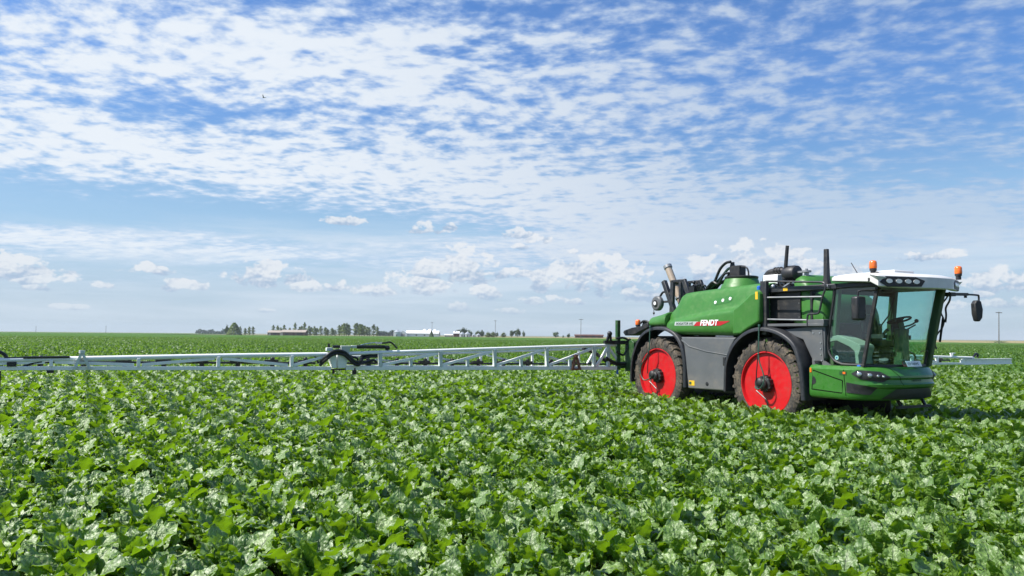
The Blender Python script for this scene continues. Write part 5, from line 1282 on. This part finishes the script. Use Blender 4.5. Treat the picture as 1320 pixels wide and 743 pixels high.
for px, h in ((399.5, 13), (402, 11.5), (406.5, 12.5), (409.5, 10.5), (414.5, 13), (420.5, 11.5), (423.5, 9), (428.5, 10.5), (433, 8.5)):
    tree('poplar_tree', POP[int(px*2) % 5], px, D0+rg.uniform(0, 20), H_(h), H_(27), 'slim poplar in the gapped row between brown building and dense grove', group='poplars in the gapped row')
for px, h in ((438.5, 14.5), (441.5, 15), (444.5, 16.5), (447.5, 17), (450.5, 15.5), (458.5, 16.5), (461, 17.5), (464.5, 16), (467.5, 15.5), (470.5, 14), (474, 12.5), (477, 12)):
    tree('poplar_tree', POP[int(px*2) % 5], px, D0+rg.uniform(-8, 20), H_(h), H_(30), 'tall poplar in the dense grove between brown building and silver bin', group='poplars in the dense grove')
tree('poplar_tree', POPY, 482.5, D0-4, H_(15.5), H_(34), 'yellow-green poplar at the end of the dense poplar grove')
tree('poplar_tree', POP[2], 487, D0+6, H_(13), H_(22), 'narrow green poplar just beyond the yellow-green one')
tree('conifer_tree', CONED, 557, D0-30, H_(8), H_(7), 'dark conical tree in front of the long white shed')
tree('small_tree', ROUND[1], 566, D0+10, H_(6), H_(6.5), 'small dark round tree at the end of the white shed')
tree('round_tree', ROUND[0], 597, D0+45, H_(12), H_(15), 'wide dark green tree rising above the small silver bins')
tree('round_tree', ROUND[2], 606, D0+40, H_(9.5), H_(10), 'dark green tree right of the wide tree above the bins')
tree('round_tree', ROUND[1], 616, D0+40, H_(9), H_(8), 'dark tree behind the shortest silver bins')
tree('round_tree', ROUND[2], 622, D0+42, H_(9.5), H_(8), 'dark tree touching the olive bush beside the bins')
tree('bush', BUSH, 629, D0-4, H_(8), H_(10), 'olive green bush beside the small silver bins', 'bush')
tree('bush', BUSH, 635.5, D0-2, H_(8.5), H_(9), 'olive green bush at the foot of the slim power pole', 'bush', rz=2.0)
tree('small_tree', ROUND[0], 641, D0+5, H_(6.5), H_(4), 'small tree just beyond the slim power pole')
tree('bush', BUSH, 650, D0-6, H_(8), H_(8), 'round yellow-green bush standing apart right of the slim power pole', 'bush', rz=4.0)
tree('round_tree', ROUND[1], 660, D0+10, H_(10), H_(7.5), 'dark tree at the near side of the three-tree clump')
tree('round_tree', ROUND[0], 667.5, D0+12, H_(11), H_(10), 'tallest dark tree in the middle of the three-tree clump')
tree('small_tree', ROUND[2], 675.5, D0+8, H_(9), H_(4.5), 'slim dark tree at the outer side of the three-tree clump', rz=1.)
tree('round_tree', ROUND[1], 717, D0+10, H_(8.5), H_(10), 'lone round dark tree between the tree clump and the rusty shed', rz=.5)
tree('small_tree', BUSH, 726.5, D0+8, H_(4.5), H_(3), 'tiny pale tree between the two dark round trees')
tree('small_tree', ROUND[2], 733.5, D0+10, H_(6), H_(6), 'small round dark tree beside the rusty shed')
# far wood that reads as one bluish mass
def far_wood(name, x0, x1, Y, hmin, hmax, n, seed, label):
    rng = random.Random(seed); parts = []
    for _ in range(n):
        x = gx(x0, Y)+(gx(x1, Y)-gx(x0, Y))*rng.random(); top = lerp_tab([(i, hmin+(hmax-hmin)*random.Random(seed*31+i).random()) for i in range(int(gx(x0, Y))-20, int(gx(x1, Y))+20, 6)], x)
        c = Vector((x, Y+rng.uniform(-8, 8), top*rng.random()**.8)); a = Vector([rng.gauss(0, 1) for _ in range(3)]).normalized(); b = a.orthogonal().normalized(); s1 = rng.uniform(.7, 1.6)
        parts.append(([np.array(v) for v in (c-a*s1, c+b*s1*.6, c+a*s1, c-b*s1*.6)], [(0, 1, 2, 3)], [(0, 0)]*4, rng.random()))
    o = bpy.data.objects.new(name, merge_mesh(name, parts, M['farleaf'], False)); S.collection.objects.link(o); tag(o, label, 'wood', kind='stuff')
far_wood('far_wood', 255, 292, 1500, 2.5, 11, 1500, 3, 'distant dark wood on the horizon behind the broad pointed tree')
far_wood('far_wood', 487, 512, 1100, 3.5, 8.5, 1100, 5, 'distant dark wood between the poplar grove and the silver bin')

# ---- farm buildings
M['tin'] = paint('white_tin', (.70, .71, .70), .45, vary=.04, nscale=.4); M['bin'] = paint('bin_steel', (.50, .53, .55), .38, metal=.5, vary=.06, nscale=.5)
M['brownwall'] = paint('brown_wall', (.16, .095, .065), .8, vary=.15, nscale=.4); M['tanroof'] = paint('tan_roof', (.34, .29, .24), .7, vary=.08, nscale=.4); M['dkwin'] = paint('dark_opening', (.02, .022, .025), .3)
M['rustroof'] = paint('rusty_sheet', (.11, .045, .030), .8, vary=.25, nscale=.3); M['palewall'] = paint('pale_wall', (.50, .46, .40), .7, nscale=.4); M['pole'] = paint('weathered_pole', (.12, .10, .08), .9, vary=.2)
def gable(name, x0, x1, Y, dep, eave, ridge, wall, roof, label, axis='x', openings=()):
    """gabled building with ridge along x; openings on the near wall as (x0, x1, z0, z1) fractions"""
    r = empty(name, ((x0+x1)/2, Y, 0)); hw = (x1-x0)/2
    mb = MB(); mb.add([(-hw, 0, 0), (hw, 0, 0), (hw, dep, 0), (-hw, dep, 0), (-hw, 0, eave), (hw, 0, eave), (hw, dep, eave), (-hw, dep, eave), (-hw, dep/2, ridge), (hw, dep/2, ridge)], [(0, 1, 5, 4), (2, 3, 7, 6), (1, 2, 6, 9, 5), (3, 0, 4, 8, 7)]); mb.build('wall', wall, r, smooth=0)
    mb = MB(); ov = .5; k = (ridge-eave)/(dep/2)
    for s, (ya, yb) in ((0, (-ov, dep/2)), (1, (dep+ov, dep/2))):
        mb.add([(-hw-ov, ya, eave-ov*k+.1), (hw+ov, ya, eave-ov*k+.1), (hw+ov, yb, ridge+.1), (-hw-ov, yb, ridge+.1), (-hw-ov, ya, eave-ov*k+.3), (hw+ov, ya, eave-ov*k+.3), (hw+ov, yb, ridge+.3), (-hw-ov, yb, ridge+.3)], [(0, 1, 2, 3), (4, 7, 6, 5), (0, 4, 5, 1), (0, 3, 7, 4), (1, 5, 6, 2)])
    mb.build('roof', roof, r, smooth=0)
    for nm, a, b, z0, z1, m in openings:
        mb = MB(); mb.box(-hw+2*hw*a, -hw+2*hw*b, -.08, .12, z0, z1); mb.build(nm, m, r)
    return tag(r, label, 'building')
gable('farm_building', gx(346, D0), gx(364.5, D0), D0, 9, 2.9, 4.6, M['brownwall'], M['tanroof'], 'low brown farm building with tan roof, set lower than its longer neighbour', openings=[('door', .08, .22, 0, 2.4, M['palewall']), ('window', .4, .62, 1, 2.2, M['dkwin']), ('door', .86, .97, 0, 2.7, M['palewall'])])
gable('farm_building', gx(364.6, D0), gx(395, D0), D0-2, 10, 3.3, 5.2, M['brownwall'], M['tanroof'], 'long brown farm building with tan roof in front of the slim poplars', openings=[('door', .0, .06, 0, 3, M['palewall']), ('window', .16, .3, 1, 2.3, M['dkwin']), ('door', .48, .56, 0, 2.6, M['rustroof']), ('window', .66, .9, 1, 2.4, M['dkwin'])])
b = empty('white_shed', (gx(524, D0), D0, 0)); tag(b, 'long white metal farm shed with its gabled end beside the silver bin', 'shed')
xw = gx(566, D0)-gx(524, D0)
mb = MB(); mb.box(0, xw, 0, 11, 0, 3.4); mb.build('wall', M['boom'], b)
mb = MB(); mb.add([(-.4, -.5, 3.2), (xw+.4, -.5, 3.2), (xw+.4, 5.5, 5.9), (-.4, 5.5, 5.9), (-.4, 11.5, 3.2), (xw+.4, 11.5, 3.2)], [(0, 1, 2, 3), (3, 2, 5, 4)]); mb.build('roof', M['tin'], b, smooth=0, solid=.2)
mb = MB(); mb.add([(-6, -3, 0), (1.5, -3, 0), (1.5, -3, 3.2), (-2.2, -3, 5.8), (-6, -3, 3.0), (-6, 8, 0), (-6, 8, 3.0), (-2.2, 8, 5.8), (1.5, 8, 3.2)], [(0, 1, 2, 3, 4), (0, 4, 6, 5), (4, 3, 7, 6), (3, 2, 8, 7)]); mb.build('gable_end', M['tin'], b, smooth=0)
mb = MB(); mb.box(-4.2, -.8, -3.1, -2.95, 0, 2.8); mb.build('door', M['palewall'], b)
for f in (.3, .55, .78): mb = MB(); mb.box(xw*f, xw*f+1.4, -.1, .1, 1.2, 2.2); mb.build('window', M['dkwin'], b)
def bin_(name, px, Y, r, h, hc, label, legs=False, m=None, dome=False):
    o = empty(name, (gx(px, Y), Y, 0)); m = m or M['bin']
    mb = MB(); prof = []
    k = max(4, int(h/.6))
    for i in range(k): z = h*i/k; prof += [(r, z), (r*.985, z+h/k*.5)]
    prof.append((r, h)); mb.lathe(prof, n=28); mb.build('wall', m, o)
    mb = MB(); mb.lathe([(r*1.03, h-.05), (r*.95, h+hc*.35), (r*.62, h+hc*.8), (r*.2, h+hc), (0, h+hc*1.02)] if dome else [(r*1.04, h-.05), (r*.12, h+hc), (r*.12, h+hc+.3), (0, h+hc+.35)], n=28); mb.build('roof', M['tin'] if dome else m, o)
    mb = MB(); mb.box(-.5, .5, -r-.06, -r+.1, .3, 2.2); mb.build('door', M['grey'], o)
    return tag(o, label, 'grain bin')
bin_('grain_bin', 513, D0-5, H_(4.9), H_(6.2), H_(2.8), 'large ribbed silver grain bin beside the white shed gable')
bin_('storage_silo', 548.5, D0+45, H_(3.3), H_(7.6), H_(3.2), 'white domed silo nearest the silver bin, behind the shed roof', dome=True, m=M['tin'])
bin_('storage_silo', 555.2, D0+48, H_(3.4), H_(7.9), H_(3.2), 'middle white domed silo behind the shed roof', dome=True, m=M['tin'])
bin_('storage_silo', 561.5, D0+45, H_(3.2), H_(7.5), H_(3.2), 'white domed silo at the far end of the shed roof', dome=True, m=M['tin'])
bin_('grain_bin', 596.3, D0, H_(3.4), H_(4.6), H_(2.2), 'silver bin with pointed roof beside the pale elevator building')
bin_('grain_bin', 603.3, D0, H_(3.8), H_(4.8), H_(2.4), 'taller silver bin under the wide dark tree')
bin_('grain_bin', 611.3, D0, H_(2.6), H_(2.8), H_(1.4), 'short silver bin left of its matching neighbour, past the wide dark tree')
bin_('grain_bin', 617.3, D0, H_(2.7), H_(3.4), H_(1.7), 'small silver bin close to the olive bush')
gable('farm_house', gx(585, D0), gx(592, D0), D0+4, 8, 3.6, H_(7.5), M['rustroof'], M['tin'], 'steep pale roofed building with rusty walls beside the silver bins')
mb = MB(); mb.bar((gx(583, D0), D0+6, 1), (gx(588.5, D0), D0+6, H_(9.5)), .5, .5); tag(mb.build('grain_auger', M['galv']), 'slanting grain auger leaning on the steep pale roofed building', 'auger')
gable('low_shed', gx(573, D0), gx(583, D0), D0+8, 7, 1.8, 2.6, M['palewall'], M['tin'], 'very low pale shed between the white shed and the grain auger')
gable('low_shed', gx(742, 690), gx(778, 690), 690, 6, 2.6, 3.4, M['rustroof'], M['rustroof'], 'long low rusty brown shed on the dry grass beyond the field', openings=[('door', .2, .3, .3, 2.2, M['dkwin']), ('door', .6, .7, .3, 2.2, M['dkwin'])])
# ---- poles
def pole(px, Y, z0, h, arm, label, lean=0., r=.16):
    o = empty('power_pole', (gx(px, Y), Y, z0)); o.rotation_euler = (0, lean, 0)
    mb = MB(); mb.tube([(0, 0, -.5), (0, 0, h)], [r, r*.7], 8); mb.build('post', M['pole'], o)
    if arm:
        mb = MB(); mb.box(-arm, arm, -.10, .10, h-.55, h-.30); a = mb.build('crossarm', M['pole'], o)
        mb = MB()
        for x in (-arm*.9, -arm*.35, arm*.35, arm*.9): mb.lathe([(.09, h-.30), (.11, h-.15), (.04, h-.02)], (x, 0, 0), n=8)
        mb.build('insulator', M['galv'], a)
    return tag(o, label, 'power pole')
pole(1287, 330, .9, 13.2, 1.35, 'tall wooden power pole with crossarm on the dry grass slope', R(1.6), .20)
pole(749, 560, 0, 14.6, 1.6, 'power pole with crossarm behind the long low rusty shed', R(.8), .2)
pole(639, 690, 0, 15.6, 1.3, 'slim power pole with crossarm among the olive bushes', 0, .2)
pole(557.5, 690, 0, 13.4, 1.0, 'power pole standing in front of the white domed silos', 0, .16)
pole(48, 1300, 0, 11.0, 0, 'shorter of the two far poles on the bare horizon beyond the boom end', 0, .35)
pole(138, 1300, 0, 13.0, 0, 'taller of the two far poles on the bare horizon beyond the boom', 0, .35)
mb = MB(); mb.sph((gx(1286, 330), 329, .7), 2.2, 1.5, .6); rngb = random.Random(2)
parts = []
for _ in range(400):
    c = Vector((gx(1286, 329)+rngb.gauss(0, 1.6), 328+rngb.gauss(0, .8), .85+abs(rngb.gauss(0, .35)))); a = Vector([rngb.gauss(0, 1) for _ in range(3)]).normalized(); b2 = a.orthogonal().normalized()
    parts.append(([np.array(v) for v in (c-a*.2, c+b2*.1, c+a*.2, c-b2*.1)], [(0, 1, 2, 3)], [(0, 0)]*4, rngb.random()))
o = bpy.data.objects.new('shrub', merge_mesh('shrub', parts, M['darkleaf'], False)); S.collection.objects.link(o); tag(o, 'low dark shrub at the foot of the tall wooden power pole', 'shrub')
# ---- air: thin even haze over the whole plain
mb = MB(); mb.box(-3200, 3200, -60, 3600, -1.5, 34)
hz, T = newmat('haze_air'); pv = T.n('ShaderNodeVolumePrincipled'); pv.inputs['Color'].default_value = (.84, .93, 1.0, 1); pv.inputs['Density'].default_value = .00012; pv.inputs['Anisotropy'].default_value = .2
T.t.links.new(pv.outputs[0], T.n('ShaderNodeOutputMaterial').inputs['Volume'])
HZ = mb.build('haze', hz, smooth=0); kind(HZ, 'stuff'); HZ['label'] = 'thin pale haze lying over the far plain'; HZ['category'] = 'haze'
# ---- bird
def bird():
    d = cam.matrix_world.to_3x3() @ Vector(((340-660)/990, -(126-371.5)/990, -1)); p = Vector((0, 0, CAM_H))+d.normalized()*62
    mb = MB(); mb.loft([[Vector((x, r*math.cos(a), r*math.sin(a)*.8)) for a in [2*math.pi*k/8 for k in range(8)]] for x, r in ((-.13, .005), (-.07, .028), (.0, .038), (.06, .030), (.10, .022), (.13, .004))])
    for s in (1, -1):
        mb.add([(.05, s*.02, .01), (-.04, s*.02, .01), (-.03, s*.13, .09), (.04, s*.14, .095), (-.08, s*.26, .12), (-.03, s*.24, .125), (.05, s*.02, .0), (-.04, s*.02, .0), (-.03, s*.13, .08), (.04, s*.14, .085)], [(0, 1, 2, 3), (3, 2, 4, 5), (6, 9, 8, 7)])
    mb.add([(-.11, -.01, 0), (-.22, -.05, 0), (-.20, 0, .004), (-.22, .05, 0), (-.11, .01, 0)], [(0, 1, 2, 3, 4)])
    o = mb.build('bird', M['ink']); o.location = p; o.rotation_euler = (R(12), R(-8), R(160)); tag(o, 'small dark bird flying high in the cloudy sky', 'bird')
bird()
